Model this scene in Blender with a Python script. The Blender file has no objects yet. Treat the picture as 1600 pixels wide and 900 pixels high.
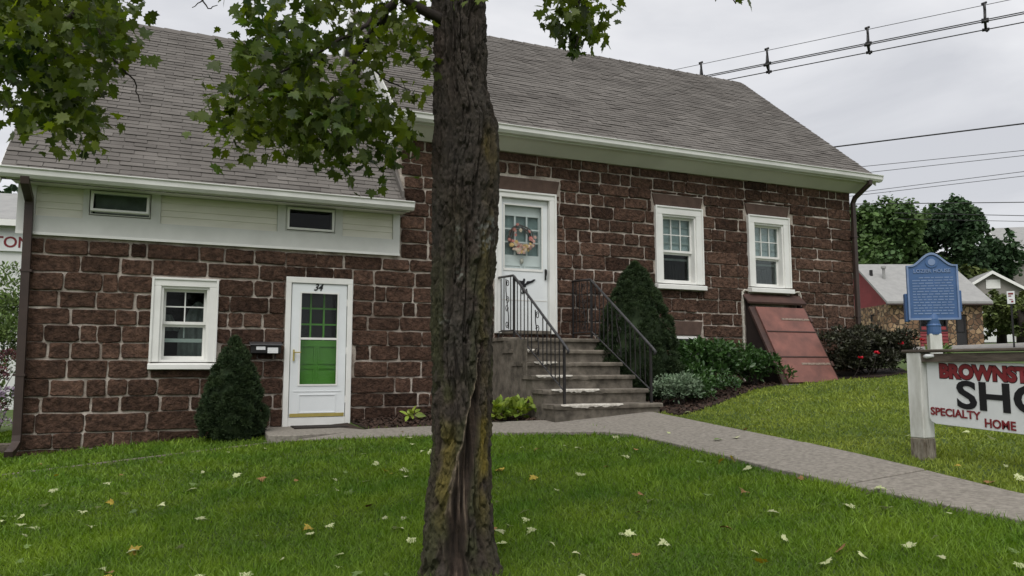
import bpy, bmesh, math, random
import numpy as np
from mathutils import Vector, Matrix

# ------------------------------------------------------------------ camera, sky, sun, exposure
scn = bpy.context.scene
COL = scn.collection
CAM = Vector((0.0, -11.3, 1.0))
AZ = math.radians(23.5)
PITCH = math.atan(125 / 1200)
cd = bpy.data.cameras.new('camera')
cd.sensor_width = 36.0; cd.lens = 27.0; cd.clip_start = 0.05; cd.clip_end = 2000
cam = bpy.data.objects.new('camera', cd); COL.objects.link(cam)
cam.location = CAM; cam.rotation_euler = (math.pi / 2 + PITCH, 0, -AZ)
scn.camera = cam

SUN_EL = math.radians(58); SUN_AZ = math.radians(215)      # compass-style: from +Y clockwise
wd = bpy.data.worlds.new('World'); scn.world = wd; wd.use_nodes = True
nt = wd.node_tree; nt.nodes.clear()
def wn(t): return nt.nodes.new(t)
wo = wn('ShaderNodeOutputWorld'); bg = wn('ShaderNodeBackground'); bg.inputs[1].default_value = 0.1
sky = wn('ShaderNodeTexSky'); sky.sky_type = 'NISHITA'; sky.sun_disc = False
sky.sun_elevation = SUN_EL; sky.sun_rotation = SUN_AZ; sky.air_density = 1.0; sky.dust_density = 4.0
tc = wn('ShaderNodeTexCoord'); mp = wn('ShaderNodeMapping'); mp.inputs['Scale'].default_value = (1.1, 1.1, 3.2)
n1 = wn('ShaderNodeTexNoise'); n1.inputs['Scale'].default_value = 2.3; n1.inputs['Detail'].default_value = 7; n1.inputs['Roughness'].default_value = 0.52
n1.inputs['Distortion'].default_value = 0.35
cr = wn('ShaderNodeValToRGB')
cr.color_ramp.elements[0].position = 0.33; cr.color_ramp.elements[0].color = (3.75, 3.8, 4.0, 1)
cr.color_ramp.elements[1].position = 0.62; cr.color_ramp.elements[1].color = (5.2, 5.2, 5.3, 1)
e = cr.color_ramp.elements.new(0.46); e.color = (4.45, 4.48, 4.64, 1)
mx = wn('ShaderNodeMix'); mx.data_type = 'RGBA'; mx.inputs[0].default_value = 0.93
nt.links.new(tc.outputs['Generated'], mp.inputs[0]); nt.links.new(mp.outputs[0], n1.inputs['Vector'])
nt.links.new(n1.outputs[0], cr.inputs[0]); nt.links.new(sky.outputs[0], mx.inputs[6]); nt.links.new(cr.outputs[0], mx.inputs[7])
nt.links.new(mx.outputs[2], bg.inputs[0]); nt.links.new(bg.outputs[0], wo.inputs[0])

sl = bpy.data.lights.new('sun', 'SUN'); sl.energy = 1.5; sl.angle = math.radians(50); sl.color = (1.0, 0.975, 0.94)
so = bpy.data.objects.new('sun', sl); COL.objects.link(so); so.location = (-10, -20, 30)
sd = Vector((math.sin(SUN_AZ) * math.cos(SUN_EL), math.cos(SUN_AZ) * math.cos(SUN_EL), math.sin(SUN_EL)))
so.rotation_euler = sd.to_track_quat('Z', 'Y').to_euler()
vs = scn.view_settings
vs.view_transform = 'Standard'; vs.look = 'None'; vs.exposure = 0.8; vs.gamma = 1.0; vs.use_curve_mapping = False

# ------------------------------------------------------------------ helpers
rnd = random.Random(7)
rng = np.random.default_rng(11)
W = {}                                            # world position of each object's origin

def G(x, y):                                      # height of the ground
    return (.040 + .0728 * min(max(x, -5), 13) + .043 * min(max(x - 13, 0), 55) + .04 * min(max(y, -14), 0))
def Gn(x, y):
    return (.040 + .0728 * np.clip(x, -5, 13) + .043 * np.clip(x - 13, 0, 55) + .04 * np.clip(y, -14, 0))

def tag(o, label=None, cat=None, group=None, kind=None):
    if label: o['label'] = label
    if cat: o['category'] = cat
    if group: o['group'] = group
    if kind: o['kind'] = kind
    return o

def place(o, w, parent=None):
    W[o.name] = Vector(w)
    if parent is not None:
        o.parent = parent; o.location = Vector(w) - W[parent.name]
    else:
        o.location = Vector(w)
    COL.objects.link(o)

def thing(name, label, cat, loc, group=None):
    o = bpy.data.objects.new(name, None); o.empty_display_size = .2
    place(o, loc); return tag(o, label, cat, group)

class MB:
    def __init__(s, xf=None): s.v = []; s.f = []; s.t = []; s.xf = xf
    def add(s, vs, fs, tone=1.0):
        b = len(s.v)
        s.v += [Vector(p) for p in vs]
        for f in fs: s.f.append([b + i for i in f]); s.t.append(tone)
        return s
    def box(s, x0, x1, y0, y1, z0, z1, tone=1.0):
        return s.add([(x0,y0,z0),(x1,y0,z0),(x1,y1,z0),(x0,y1,z0),(x0,y0,z1),(x1,y0,z1),(x1,y1,z1),(x0,y1,z1)],
                     [(0,3,2,1),(4,5,6,7),(0,1,5,4),(1,2,6,5),(2,3,7,6),(3,0,4,7)], tone)
    def ext(s, pts, vec, tone=1.0):               # closed prism: polygon pushed along vec
        n = len(pts); vec = Vector(vec); pts = [Vector(p) for p in pts]
        vs = pts + [p + vec for p in pts]
        fs = [tuple(range(n))[::-1], tuple(range(n, 2 * n))] + [(i, (i + 1) % n, n + (i + 1) % n, n + i) for i in range(n)]
        return s.add(vs, fs, tone)
    def tube(s, path, r, n=8, tone=1.0, caps=True):
        path = [Vector(p) for p in path]; m = len(path)
        rs = r if isinstance(r, (list, tuple)) else [r] * m
        vs = []; prev = None
        for i, p in enumerate(path):
            d = (path[min(i + 1, m - 1)] - path[max(i - 1, 0)])
            d = d.normalized() if d.length > 1e-9 else Vector((0, 0, 1))
            if prev is None:
                a = d.orthogonal().normalized()
            else:
                a = (prev - d * prev.dot(d))
                a = a.normalized() if a.length > 1e-6 else d.orthogonal().normalized()
            prev = a; b = d.cross(a)
            for k in range(n):
                t = 2 * math.pi * k / n
                vs.append(p + (a * math.cos(t) + b * math.sin(t)) * rs[i])
        fs = []
        for i in range(m - 1):
            for k in range(n):
                fs.append((i*n+k, i*n+(k+1)%n, (i+1)*n+(k+1)%n, (i+1)*n+k))
        if caps: fs.append(tuple(range(n))[::-1]); fs.append(tuple(range((m-1)*n, m*n)))
        return s.add(vs, fs, tone)
    def lathe(s, prof, c, n=16, tone=1.0):        # profile [(r,z)] round a vertical axis at c
        c = Vector(c); vs = []; fs = []; m = len(prof)
        for r, z in prof:
            for k in range(n):
                t = 2 * math.pi * k / n; vs.append(c + Vector((r * math.cos(t), r * math.sin(t), z)))
        for i in range(m - 1):
            for k in range(n): fs.append((i*n+k, i*n+(k+1)%n, (i+1)*n+(k+1)%n, (i+1)*n+k))
        fs.append(tuple(range(n))[::-1]); fs.append(tuple(range((m-1)*n, m*n)))
        return s.add(vs, fs, tone)
    def frame(s, x0, x1, z0, z1, y0, y1, l, r=None, t=None, b=None, tone=1.0):   # picture frame in an XZ plane
        r = l if r is None else r; t = l if t is None else t; b = l if b is None else b
        s.box(x0, x0 + l, y0, y1, z0, z1); s.box(x1 - r, x1, y0, y1, z0, z1)
        s.box(x0 + l, x1 - r, y0, y1, z1 - t, z1); s.box(x0 + l, x1 - r, y0, y1, z0, z0 + b)
        return s
    def mesh(s, name, origin):
        vs = [tuple(p - origin) for p in s.v]
        me = bpy.data.meshes.new(name); me.from_pydata(vs, [], s.f); me.update()
        return me
    def build(s, name, mat, parent=None, smooth=False, bevel=0, seg=1, recalc=True, fix=True):
        if s.xf is not None: s.v = [Vector(s.xf(p)) for p in s.v]
        xs = [p.x for p in s.v]; ys = [p.y for p in s.v]; zs = [p.z for p in s.v]
        w = Vector(((min(xs)+max(xs))/2, (min(ys)+max(ys))/2, min(zs)))
        me = s.mesh(name, w)
        if recalc:
            bm = bmesh.new(); bm.from_mesh(me); bmesh.ops.recalc_face_normals(bm, faces=bm.faces); bm.to_mesh(me); bm.free()
        at = me.attributes.new('tone', 'FLOAT', 'FACE')
        if len(at.data) == len(s.t): at.data.foreach_set('value', s.t)
        if smooth: me.polygons.foreach_set('use_smooth', [True] * len(me.polygons))
        me.materials.append(mat)
        o = bpy.data.objects.new(name, me); place(o, w, parent)
        if bevel:
            b = o.modifiers.new('bevel', 'BEVEL'); b.width = bevel; b.segments = seg; b.limit_method = 'ANGLE'
        return o

def tri_mesh(name, v, t, mat, parent=None, tone=None, smooth=False, col=None, origin=None):
    v = np.asarray(v, np.float64).reshape(-1, 3); t = np.asarray(t, np.int32).reshape(-1, 3)
    w = np.array([(v[:,0].min()+v[:,0].max())/2, (v[:,1].min()+v[:,1].max())/2, v[:,2].min()]) if origin is None else np.array(origin)
    me = bpy.data.meshes.new(name)
    me.vertices.add(len(v)); me.vertices.foreach_set('co', (v - w).astype(np.float32).ravel())
    me.loops.add(t.size); me.loops.foreach_set('vertex_index', t.ravel())
    me.polygons.add(len(t)); me.polygons.foreach_set('loop_start', np.arange(0, t.size, 3, dtype=np.int32))
    if smooth: me.polygons.foreach_set('use_smooth', np.ones(len(t), bool))
    me.update(calc_edges=True)
    if tone is not None:
        a = me.attributes.new('tone', 'FLOAT', 'FACE'); a.data.foreach_set('value', np.asarray(tone, np.float32))
    if col is not None:
        a = me.attributes.new('col', 'FLOAT_COLOR', 'POINT')
        c4 = np.ones((len(v), 4), np.float32); c4[:, :3] = col; a.data.foreach_set('color', c4.ravel())
    me.materials.append(mat)
    o = bpy.data.objects.new(name, me); place(o, w, parent)
    return o

def rot_from(normal, spin):                       # rotation matrices: local z -> normal
    n = normal / (np.linalg.norm(normal, axis=1, keepdims=True) + 1e-9)
    ref = np.where(np.abs(n[:, 2:3]) < .9, np.array([[0, 0, 1.]]), np.array([[1., 0, 0]]))
    a = np.cross(ref, n); a /= np.linalg.norm(a, axis=1, keepdims=True)
    b = np.cross(n, a); c, s = np.cos(spin)[:, None], np.sin(spin)[:, None]
    x = a * c + b * s; y = -a * s + b * c
    return np.stack([x, y, n], axis=2)

def rot_dir(d, normal):                           # local y -> d, local z close to normal
    d = d / (np.linalg.norm(d, axis=1, keepdims=True) + 1e-9)
    x = np.cross(d, normal); x /= (np.linalg.norm(x, axis=1, keepdims=True) + 1e-9)
    return np.stack([x, d, np.cross(x, d)], axis=2)

def batch(name, tv, tt, pos, R, sc, mat, parent=None, tone=None, smooth=False):
    tv = np.asarray(tv, float); tt = np.asarray(tt, int); N = len(pos); k = len(tv)
    sc = np.asarray(sc, float)
    if sc.ndim == 1: sc = np.repeat(sc[:, None], 3, 1)
    v = np.einsum('nij,nkj->nki', R, tv[None] * sc[:, None, :]) + pos[:, None, :]
    t = tt[None] + (np.arange(N) * k)[:, None, None]
    tn = np.repeat(tone, len(tt)) if tone is not None else np.repeat(rng.uniform(.7, 1.3, N), len(tt))
    return tri_mesh(name, v.reshape(-1, 3), t.reshape(-1, 3), mat, parent, tn, smooth)

def unit(n):
    d = rng.normal(size=(n, 3)); return d / np.linalg.norm(d, axis=1, keepdims=True)

LEAF = ([(0,0,0),(.28,.35,.05),(.22,.72,.04),(0,1,-.06),(-.22,.72,.04),(-.28,.35,.05),(0,.5,-.02)],
        [(0,1,6),(1,2,6),(2,3,6),(3,4,6),(4,5,6),(5,0,6)])
half = [(0,0),(.2,-.1),(.27,.07),(.52,.06),(.43,.22),(.6,.46),(.38,.47),(.22,.5),(.24,.74),(.12,.72),(0,1.0)]
outl = half + [(-x, y) for x, y in half[-2:0:-1]]
def zf(x, y): return .1 * abs(x) - .16 * (y - .35) ** 2 - .1 * x * x
MAPLE = ([(x, y, zf(x, y)) for x, y in outl] + [(0, .34, 0)], [(i, (i + 1) % len(outl), len(outl)) for i in range(len(outl))])
TUFT = ([(-.1,0,0),(.1,0,0),(0,1,.05),(0,0,-.1),(0,0,.1),(.05,.9,0)], [(0,1,2),(3,4,5)])
CARD = ([(-.5,-.35,0),(.15,-.5,.1),(.55,.1,0),(.1,.5,-.1),(-.45,.3,.08)], [(0,1,2),(0,2,3),(0,3,4)])

# ------------------------------------------------------------------ materials
def lk(m, a, b): m.node_tree.links.new(a, b)
def mat(name, c1, c2=None, scale=3.0, rough=.8, bump=0.0, bscale=None, bdist=.01, stretch=(1,1,1), tone=0.0, col=None,
        spec=.3, detail=6, trans=0.0, metal=0.0, objrand=0.0, coord='pos', sub=None):
    m = bpy.data.materials.new(name); m.use_nodes = True; N = m.node_tree.nodes; b = N['Principled BSDF']
    b.inputs['Roughness'].default_value = rough; b.inputs['Specular IOR Level'].default_value = spec
    b.inputs['Metallic'].default_value = metal
    g = N.new('ShaderNodeNewGeometry'); mpn = N.new('ShaderNodeMapping'); mpn.inputs['Scale'].default_value = stretch
    lk(m, g.outputs['Position'], mpn.inputs[0])
    c2 = c2 or tuple(x * .8 for x in c1)
    nz = N.new('ShaderNodeTexNoise'); nz.inputs['Scale'].default_value = scale; nz.inputs['Detail'].default_value = detail
    nz.inputs['Roughness'].default_value = .6
    lk(m, mpn.outputs[0], nz.inputs['Vector'])
    rp = N.new('ShaderNodeValToRGB'); rp.color_ramp.elements[0].position = .32; rp.color_ramp.elements[1].position = .68
    rp.color_ramp.elements[0].color = (*c2, 1); rp.color_ramp.elements[1].color = (*c1, 1)
    lk(m, nz.outputs[0], rp.inputs[0]); out = rp.outputs[0]
    if col:                                       # vertex colour times noise
        at = N.new('ShaderNodeAttribute'); at.attribute_name = col
        mm = N.new('ShaderNodeMix'); mm.data_type = 'RGBA'; mm.blend_type = 'MULTIPLY'; mm.inputs[0].default_value = 1
        lk(m, out, mm.inputs[6]); lk(m, at.outputs['Color'], mm.inputs[7]); out = mm.outputs[2]
    if tone:
        at = N.new('ShaderNodeAttribute'); at.attribute_name = 'tone'
        hs = N.new('ShaderNodeHueSaturation')
        mr = N.new('ShaderNodeMapRange'); mr.inputs[1].default_value = 0; mr.inputs[2].default_value = 2
        mr.inputs[3].default_value = 1 - tone; mr.inputs[4].default_value = 1 + tone
        lk(m, at.outputs['Fac'], mr.inputs[0]); lk(m, mr.outputs[0], hs.inputs['Value']); lk(m, out, hs.inputs['Color']); out = hs.outputs[0]
        m['hs'] = hs.name
    if objrand:
        oi = N.new('ShaderNodeObjectInfo'); hs = N.new('ShaderNodeHueSaturation'); mr = N.new('ShaderNodeMapRange')
        mr.inputs[3].default_value = 1 - objrand; mr.inputs[4].default_value = 1 + objrand
        lk(m, oi.outputs['Random'], mr.inputs[0]); lk(m, mr.outputs[0], hs.inputs['Value']); lk(m, out, hs.inputs['Color']); out = hs.outputs[0]
    lk(m, out, b.inputs['Base Color'])
    if bump:
        n2 = N.new('ShaderNodeTexNoise'); n2.inputs['Scale'].default_value = bscale or scale * 4; n2.inputs['Detail'].default_value = 8
        n2.inputs['Roughness'].default_value = .65
        lk(m, mpn.outputs[0], n2.inputs['Vector'])
        bp = N.new('ShaderNodeBump'); bp.inputs['Strength'].default_value = bump; bp.inputs['Distance'].default_value = bdist
        lk(m, n2.outputs[0], bp.inputs['Height']); lk(m, bp.outputs[0], b.inputs['Normal'])
    if trans:
        tr = N.new('ShaderNodeBsdfTranslucent'); ms = N.new('ShaderNodeMixShader'); ms.inputs[0].default_value = trans
        hs2 = N.new('ShaderNodeHueSaturation'); hs2.inputs['Saturation'].default_value = 1.15; hs2.inputs['Value'].default_value = 1.3
        lk(m, out, hs2.inputs['Color']); lk(m, hs2.outputs[0], tr.inputs[0])
        lk(m, b.outputs[0], ms.inputs[1]); lk(m, tr.outputs[0], ms.inputs[2]); lk(m, ms.outputs[0], N['Material Output'].inputs[0])
    return m

def glass(name, tint=(.8, .85, .84), refl=1.0, rough=.02, wav=0.15):
    m = bpy.data.materials.new(name); m.use_nodes = True; N = m.node_tree.nodes; N.remove(N['Principled BSDF'])
    t = N.new('ShaderNodeBsdfTransparent'); t.inputs[0].default_value = (*tint, 1)
    gl = N.new('ShaderNodeBsdfGlossy'); gl.inputs['Roughness'].default_value = rough
    fr = N.new('ShaderNodeFresnel'); fr.inputs[0].default_value = 1.55
    mu = N.new('ShaderNodeMath'); mu.operation = 'MULTIPLY'; mu.inputs[1].default_value = refl; mu.use_clamp = True
    nz = N.new('ShaderNodeTexNoise'); nz.inputs['Scale'].default_value = 2.2
    bp = N.new('ShaderNodeBump'); bp.inputs['Strength'].default_value = wav; bp.inputs['Distance'].default_value = .02
    lk(m, nz.outputs[0], bp.inputs['Height']); lk(m, bp.outputs[0], gl.inputs['Normal'])
    ms = N.new('ShaderNodeMixShader'); lk(m, fr.outputs[0], mu.inputs[0]); lk(m, mu.outputs[0], ms.inputs[0])
    lk(m, t.outputs[0], ms.inputs[1]); lk(m, gl.outputs[0], ms.inputs[2]); lk(m, ms.outputs[0], N['Material Output'].inputs[0])
    return m

M = {}
M['mortar'] = mat('mortar', (.66,.59,.52), (.13,.095,.073), 2.6, .95, .9, 38, .02, detail=10)
M['stone'] = mat('brownstone', (.150,.088,.063), (.042,.027,.021), 17, .95, 1.0, 22, .07, tone=.5, spec=.1, detail=9)
M['lintel'] = mat('dressed brownstone', (.108,.070,.055), (.074,.048,.038), 9, .9, .5, 50, .01)
M['shingle'] = mat('asphalt shingle', (.152,.141,.130), (.106,.097,.089), 1.0, .95, .7, 140, .005, tone=.22, spec=.1)
M['white'] = mat('white paint', (.80,.80,.77), (.70,.70,.67), 2.2, .5, .12, 30, .003)
M['door_white'] = mat('white door', (.76,.79,.80), (.69,.72,.73), 1.5, .4, .05, 20, .003)
M['siding'] = mat('cream siding', (.74,.72,.64), (.66,.64,.56), 2.0, .55, .1, 30, .003, stretch=(1,1,4))
M['trim'] = mat('grey-white trim', (.64,.645,.62), (.54,.545,.52), 1.8, .55, .1, 30, .003)
M['gutter'] = mat('white gutter', (.78,.78,.75), (.6,.6,.57), 1.6, .4, .08, 20, .003, stretch=(1,1,3))
M['soffit'] = mat('painted soffit', (.74,.725,.70), (.64,.63,.605), 1.2, .6, .08, 20, .003)
M['brown'] = mat('brown downspout', (.055,.038,.032), (.04,.028,.024), 4, .45, .08, 30, .003)
M['glass'] = glass('window glass', (.75,.8,.79), .22)
M['dglass'] = glass('storm door glass', (.95,.97,.96), .25)
M['inside'] = mat('blackened room inside', (.03,.027,.024), None, 2, .9)  # near-black colour stands in for the dark of unlit rooms
M['blind'] = mat('white blind', (.80,.85,.88), (.62,.67,.70), 2, .7, .3, 6, .02, stretch=(4,1,1))
M['cloth'] = mat('sheer curtain', (.38,.39,.37), (.2,.2,.19), 5, .9, .3, 14, .03)
M['drape'] = mat('dark drape', (.03,.028,.026), (.014,.013,.012), 5, .9)
M['green'] = mat('green door', (.105,.30,.045), (.085,.25,.035), 2, .5, .05, 20, .003)
M['brass'] = mat('brass', (.55,.45,.14), (.42,.33,.1), 6, .35, .05, 40, .002, metal=.6)
M['black'] = mat('black metal', (.012,.012,.013), (.02,.019,.018), 8, .45, .1, 60, .002)
M['iron'] = mat('wrought iron', (.016,.016,.018), (.03,.026,.024), 10, .5, .15, 80, .002)
M['rail'] = mat('worn rail paint', (.07,.068,.07), (.03,.03,.032), 12, .38, .1, 80, .002)
M['concrete'] = mat('step concrete', (.215,.188,.152), (.075,.065,.052), 7, .92, .7, 60, .008, detail=9)
M['chip'] = mat('spalled concrete', (.68,.65,.58), (.36,.33,.28), 18, .95, .9, 60, .012)
M['path'] = mat('path concrete', (.29,.265,.228), (.155,.14,.118), 24, .95, .8, 120, .006, detail=10)
M['soil'] = mat('mulch soil', (.052,.034,.024), (.024,.016,.012), 12, .97, .8, 60, .02)
M['mulch'] = mat('mulch chips', (.075,.045,.032), (.035,.022,.016), 9, .95, tone=.5)
M['turf'] = mat('turf', (.075,.115,.022), (.036,.062,.013), 5, .97, .6, 60, .02)
M['grass'] = mat('grass blades', (.175,.262,.028), (.080,.165,.017), 1.6, .55, tone=.5, trans=.3, spec=.25)
M['grass_dry'] = mat('dry lawn blades', (.27,.32,.055), (.14,.20,.032), 1.2, .6, tone=.45, trans=.25, spec=.2)
M['rust'] = mat('rusty red steel', (.225,.095,.076), (.125,.060,.050), 3.4, .6, .25, 30, .004)
M['rustdark'] = mat('brown steel', (.085,.045,.036), (.05,.03,.026), 4, .6, .2, 30, .004)
M['cheek'] = mat('dark steel cheek', (.030,.020,.018), (.018,.013,.012), 5, .8)
M['strap'] = mat('worn hinge', (.30,.24,.19), (.10,.06,.05), 26, .7, .4, 80, .004)
M['bark'] = mat('bark', (1.3,1.28,1.22), (.6,.61,.6), 34, .95, 1.0, 90, .012, col='col', stretch=(1,1,.45))
M['limb'] = mat('limb bark', (.045,.036,.03), (.022,.018,.016), 14, .92, .6, 60, .01)
M['leaf'] = mat('maple leaf', (.125,.155,.022), (.028,.058,.013), 2.0, .5, tone=.65, trans=.45, spec=.3)
M['fall_pale'] = mat('pale fallen leaf', (.50,.52,.30), (.34,.38,.18), 9, .7, trans=.15, objrand=.25)
M['fall_yellow'] = mat('yellow fallen leaf', (.46,.36,.05), (.34,.22,.04), 14, .7, trans=.15, objrand=.25)
M['fall_brown'] = mat('brown fallen leaf', (.30,.16,.06), (.17,.09,.04), 14, .8, objrand=.3)
M['fall_green'] = mat('green fallen leaf', (.16,.22,.06), (.10,.16,.05), 14, .7, trans=.15, objrand=.3)
M['spruce'] = mat('spruce needles', (.052,.080,.030), (.022,.042,.018), 9, .75, tone=.6, trans=.12)
M['rhodo'] = mat('broad shrub leaf', (.055,.115,.026), (.026,.066,.018), 5, .42, tone=.6, trans=.15, spec=.45)
M['silver'] = mat('variegated leaf', (.20,.26,.17), (.09,.15,.08), 7, .6, tone=.6, trans=.15)
M['hosta'] = mat('yellow green leaf', (.27,.33,.05), (.12,.2,.03), 6, .5, tone=.5, trans=.2)
M['rose'] = mat('dark bush leaf', (.045,.052,.026), (.026,.022,.018), 6, .5, tone=.6, trans=.08)
M['petal'] = mat('red rose petal', (.62,.02,.04), (.45,.012,.03), 20, .6, trans=.15)
M['shrub_light'] = mat('light shrub leaf', (.17,.24,.07), (.07,.12,.04), 5, .5, tone=.6, trans=.2)
M['purple'] = mat('purple plant leaf', (.16,.05,.05), (.05,.03,.04), 8, .6, tone=.7, trans=.1)
M['lilac'] = mat('lilac flowers', (.42,.34,.45), (.2,.15,.22), 8, .7, tone=.5)
M['tree1'] = mat('far maple leaf', (0.093,0.152,0.042), (0.048,0.095,0.031), .5, .7, tone=.6, trans=.15)
M['tree2'] = mat('far oak leaf', (0.048,0.090,0.032), (0.025,0.056,0.024), .5, .7, tone=.6, trans=.12)
M['tree3'] = mat('olive bush leaf', (0.120,0.144,0.040), (0.068,0.102,0.031), .7, .7, tone=.6, trans=.15)
M['sign_white'] = mat('sign white', (.70,.72,.72), (.62,.64,.64), 3, .5, .05, 40, .002)
M['post_white'] = mat('weathered post paint', (.66,.67,.64), (.44,.44,.4), 3.5, .7, .3, 40, .004, stretch=(3,3,.8))
M['post_rot'] = mat('rotted post wood', (.30,.27,.22), (.09,.07,.05), 12, .95, .7, 60, .01, stretch=(3,3,.8))
M['beam'] = mat('weathered beam', (.15,.125,.10), (.05,.04,.034), 6, .9, .5, 40, .006, stretch=(4,.6,4))
M['red_paint'] = mat('red letter paint', (.20,.022,.026), None, 5, .5)
M['black_paint'] = mat('black letter paint', (.01,.01,.012), None, 5, .5)
M['blue'] = mat('marker blue', (.065,.13,.28), (.05,.105,.225), 5, .45, .1, 60, .002)
M['blue_pale'] = mat('marker relief', (.20,.27,.42), (.14,.2,.34), 8, .5)
M['asphalt'] = mat('asphalt', (.16,.155,.15), (.12,.115,.11), 2, .95, .3, 60, .004)
M['kerbstone'] = mat('kerb', (.36,.35,.33), None, 2, .9)
M['rubble'] = mat('fieldstone rubble', (.30,.2,.115), (.12,.075,.045), 2, .9)
M['redsiding'] = mat('red siding', (.25,.045,.05), (.19,.035,.04), 1.5, .7, .1, 20, .004)
M['greyroof'] = mat('grey roof', (.30,.30,.29), (.25,.25,.245), 3, .95, .4, 40, .01)
M['graysiding'] = mat('taupe siding', (.27,.255,.235), (.235,.22,.2), 1, .7)
M['darkwood'] = mat('dark door', (.035,.033,.035), None, 3, .6)
M['mat'] = mat('door mat', (.03,.024,.02), (.016,.013,.011), 30, .98, .6, 120, .006)
M['wire'] = mat('cable', (.025,.025,.027), None, 3, .6)
M['paper'] = mat('paper note', (.75,.76,.76), (.66,.67,.68), 30, .7)
for i, c in enumerate([(.70,.32,.28),(.76,.50,.44),(.74,.56,.26),(.80,.66,.56),(.50,.14,.14),(.72,.64,.50)]):
    M['fl%d' % i] = mat('silk petal %d' % i, c, tuple(x * .7 for x in c), 30, .75)
M['twig'] = mat('twig ring', (.16,.11,.09), (.07,.05,.045), 30, .9)
M['sidewhite'] = mat('white clapboard', (.72,.73,.72), (.64,.65,.64), 1.5, .6)

# grooves for far siding, rubble cells for the cottage wall
def add_lines(m, per, depth=.4):
    N = m.node_tree.nodes; b = N['Principled BSDF']
    w = N.new('ShaderNodeTexWave'); w.wave_type = 'BANDS'; w.bands_direction = 'Z'; w.wave_profile = 'SAW'
    w.inputs['Scale'].default_value = 1 / per / 6.2832 * 2 * math.pi / 2 * .318 * 2
    g = N.new('ShaderNodeNewGeometry'); lk(m, g.outputs['Position'], w.inputs['Vector'])
    bp = N.new('ShaderNodeBump'); bp.inputs['Strength'].default_value = depth; bp.inputs['Distance'].default_value = .03
    lk(m, w.outputs['Fac'], bp.inputs['Height']); lk(m, bp.outputs[0], b.inputs['Normal'])
add_lines(M['graysiding'], .18); add_lines(M['redsiding'], .2); add_lines(M['sidewhite'], .15)
def rubble_nodes(m):
    N = m.node_tree.nodes; b = N['Principled BSDF']; g = N.new('ShaderNodeNewGeometry')
    v = N.new('ShaderNodeTexVoronoi'); v.inputs['Scale'].default_value = 3.6; lk(m, g.outputs['Position'], v.inputs['Vector'])
    v2 = N.new('ShaderNodeTexVoronoi'); v2.feature = 'DISTANCE_TO_EDGE'; v2.inputs['Scale'].default_value = 3.6; lk(m, g.outputs['Position'], v2.inputs['Vector'])
    rp = N.new('ShaderNodeValToRGB'); rp.color_ramp.elements[0].color = (.10,.058,.038,1); rp.color_ramp.elements[1].color = (.42,.30,.18,1)
    e = rp.color_ramp.elements.new(.5); e.color = (.25,.155,.09,1)
    sx = N.new('ShaderNodeSeparateColor'); lk(m, v.outputs['Color'], sx.inputs[0]); lk(m, sx.outputs[0], rp.inputs[0])
    r2 = N.new('ShaderNodeValToRGB'); r2.color_ramp.elements[0].position = .02; r2.color_ramp.elements[1].position = .09
    lk(m, v2.outputs['Distance'], r2.inputs[0])
    mm = N.new('ShaderNodeMix'); mm.data_type = 'RGBA'; lk(m, r2.outputs[0], mm.inputs[0]); mm.inputs[6].default_value = (.13,.105,.08,1)
    lk(m, rp.outputs[0], mm.inputs[7]); lk(m, mm.outputs[2], b.inputs['Base Color'])
    bp = N.new('ShaderNodeBump'); bp.inputs['Distance'].default_value = .08; lk(m, r2.outputs[0], bp.inputs['Height']); lk(m, bp.outputs[0], b.inputs['Normal'])
rubble_nodes(M['rubble'])

# ------------------------------------------------------------------ the setting: ground, paths, beds, road
def grid_sheet(name, xs, ys, dz, m, kind='structure', parent=None):
    X, Y = np.meshgrid(xs, ys, indexing='ij'); Z = Gn(X, Y) + dz
    v = np.stack([X, Y, Z], -1).reshape(-1, 3); ny = len(ys); t = []
    for i in range(len(xs) - 1):
        for j in range(ny - 1):
            a = i * ny + j; b = a + ny; t += [(a, b, b + 1), (a, b + 1, a + 1)]
    return tag(tri_mesh(name, v, t, m, parent, smooth=True), kind=kind)
gx = np.concatenate([np.linspace(-400, -20, 12), np.linspace(-16, 80, 97), np.linspace(110, 500, 10)])
gy = np.concatenate([np.linspace(-300, -20, 10), np.linspace(-16, 2, 37), np.linspace(6, 500, 30)])
grid_sheet('ground', gx, gy, 0, M['turf'])

def wx(y): return float(np.interp(-y, [2.36, 3.65, 5.77, 7.11, 7.9, 9.5], [5.95, 5.84, 5.68, 5.46, 5.30, 5.22]))     # far edge of the walk
def wn_(y): return float(np.interp(-y, [2.36, 5.0, 6.2, 7.3, 8.2], [4.70, 4.72, 4.62, 4.66, 4.72]))
WALK = [(wn_(-2.36), -2.36)] + [(wx(-q_), -q_) for q_ in (2.36, 3.65, 5.77, 7.11, 7.9, 9.5, 14)] + [(wn_(-q_), -q_) for q_ in (14, 8.2, 7.3, 6.2, 5.0)]
SIDE = [(1.12, -.02), (2.34, -.02), (2.37, -1.08), (3.05, -1.42), (3.87, -1.76), (4.46, -2.12), (4.46, -2.42), (4.69, -2.42),
        (4.69, -3.85), (4.52, -3.49), (4.18, -3.19), (3.51, -2.64), (2.87, -2.19), (2.0, -1.68), (1.4, -1.36), (1.08, -1.24)]
BED_R = [(6.10, 0), (6.10, -2.8), (6.6, -2.58), (7.3, -2.15), (8.1, -1.6), (8.9, -1.08), (9.6, -.9), (9.6, 0)]
BED_L = [(2.35, 0), (2.38, -1.07), (3.05, -1.40), (3.87, -1.74), (4.46, -2.10), (4.46, 0)]
BED_E = [(10.93, 0), (10.93, -.95), (11.5, -1.25), (12.4, -1.15), (13.1, -.4), (13.1, 1.5), (12.4, 1.5), (12.4, 0)]
EDGE = [(-3.4, -1.62), (1.08, -1.19), (1.08, -1.25), (-3.4, -1.68)]

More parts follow.
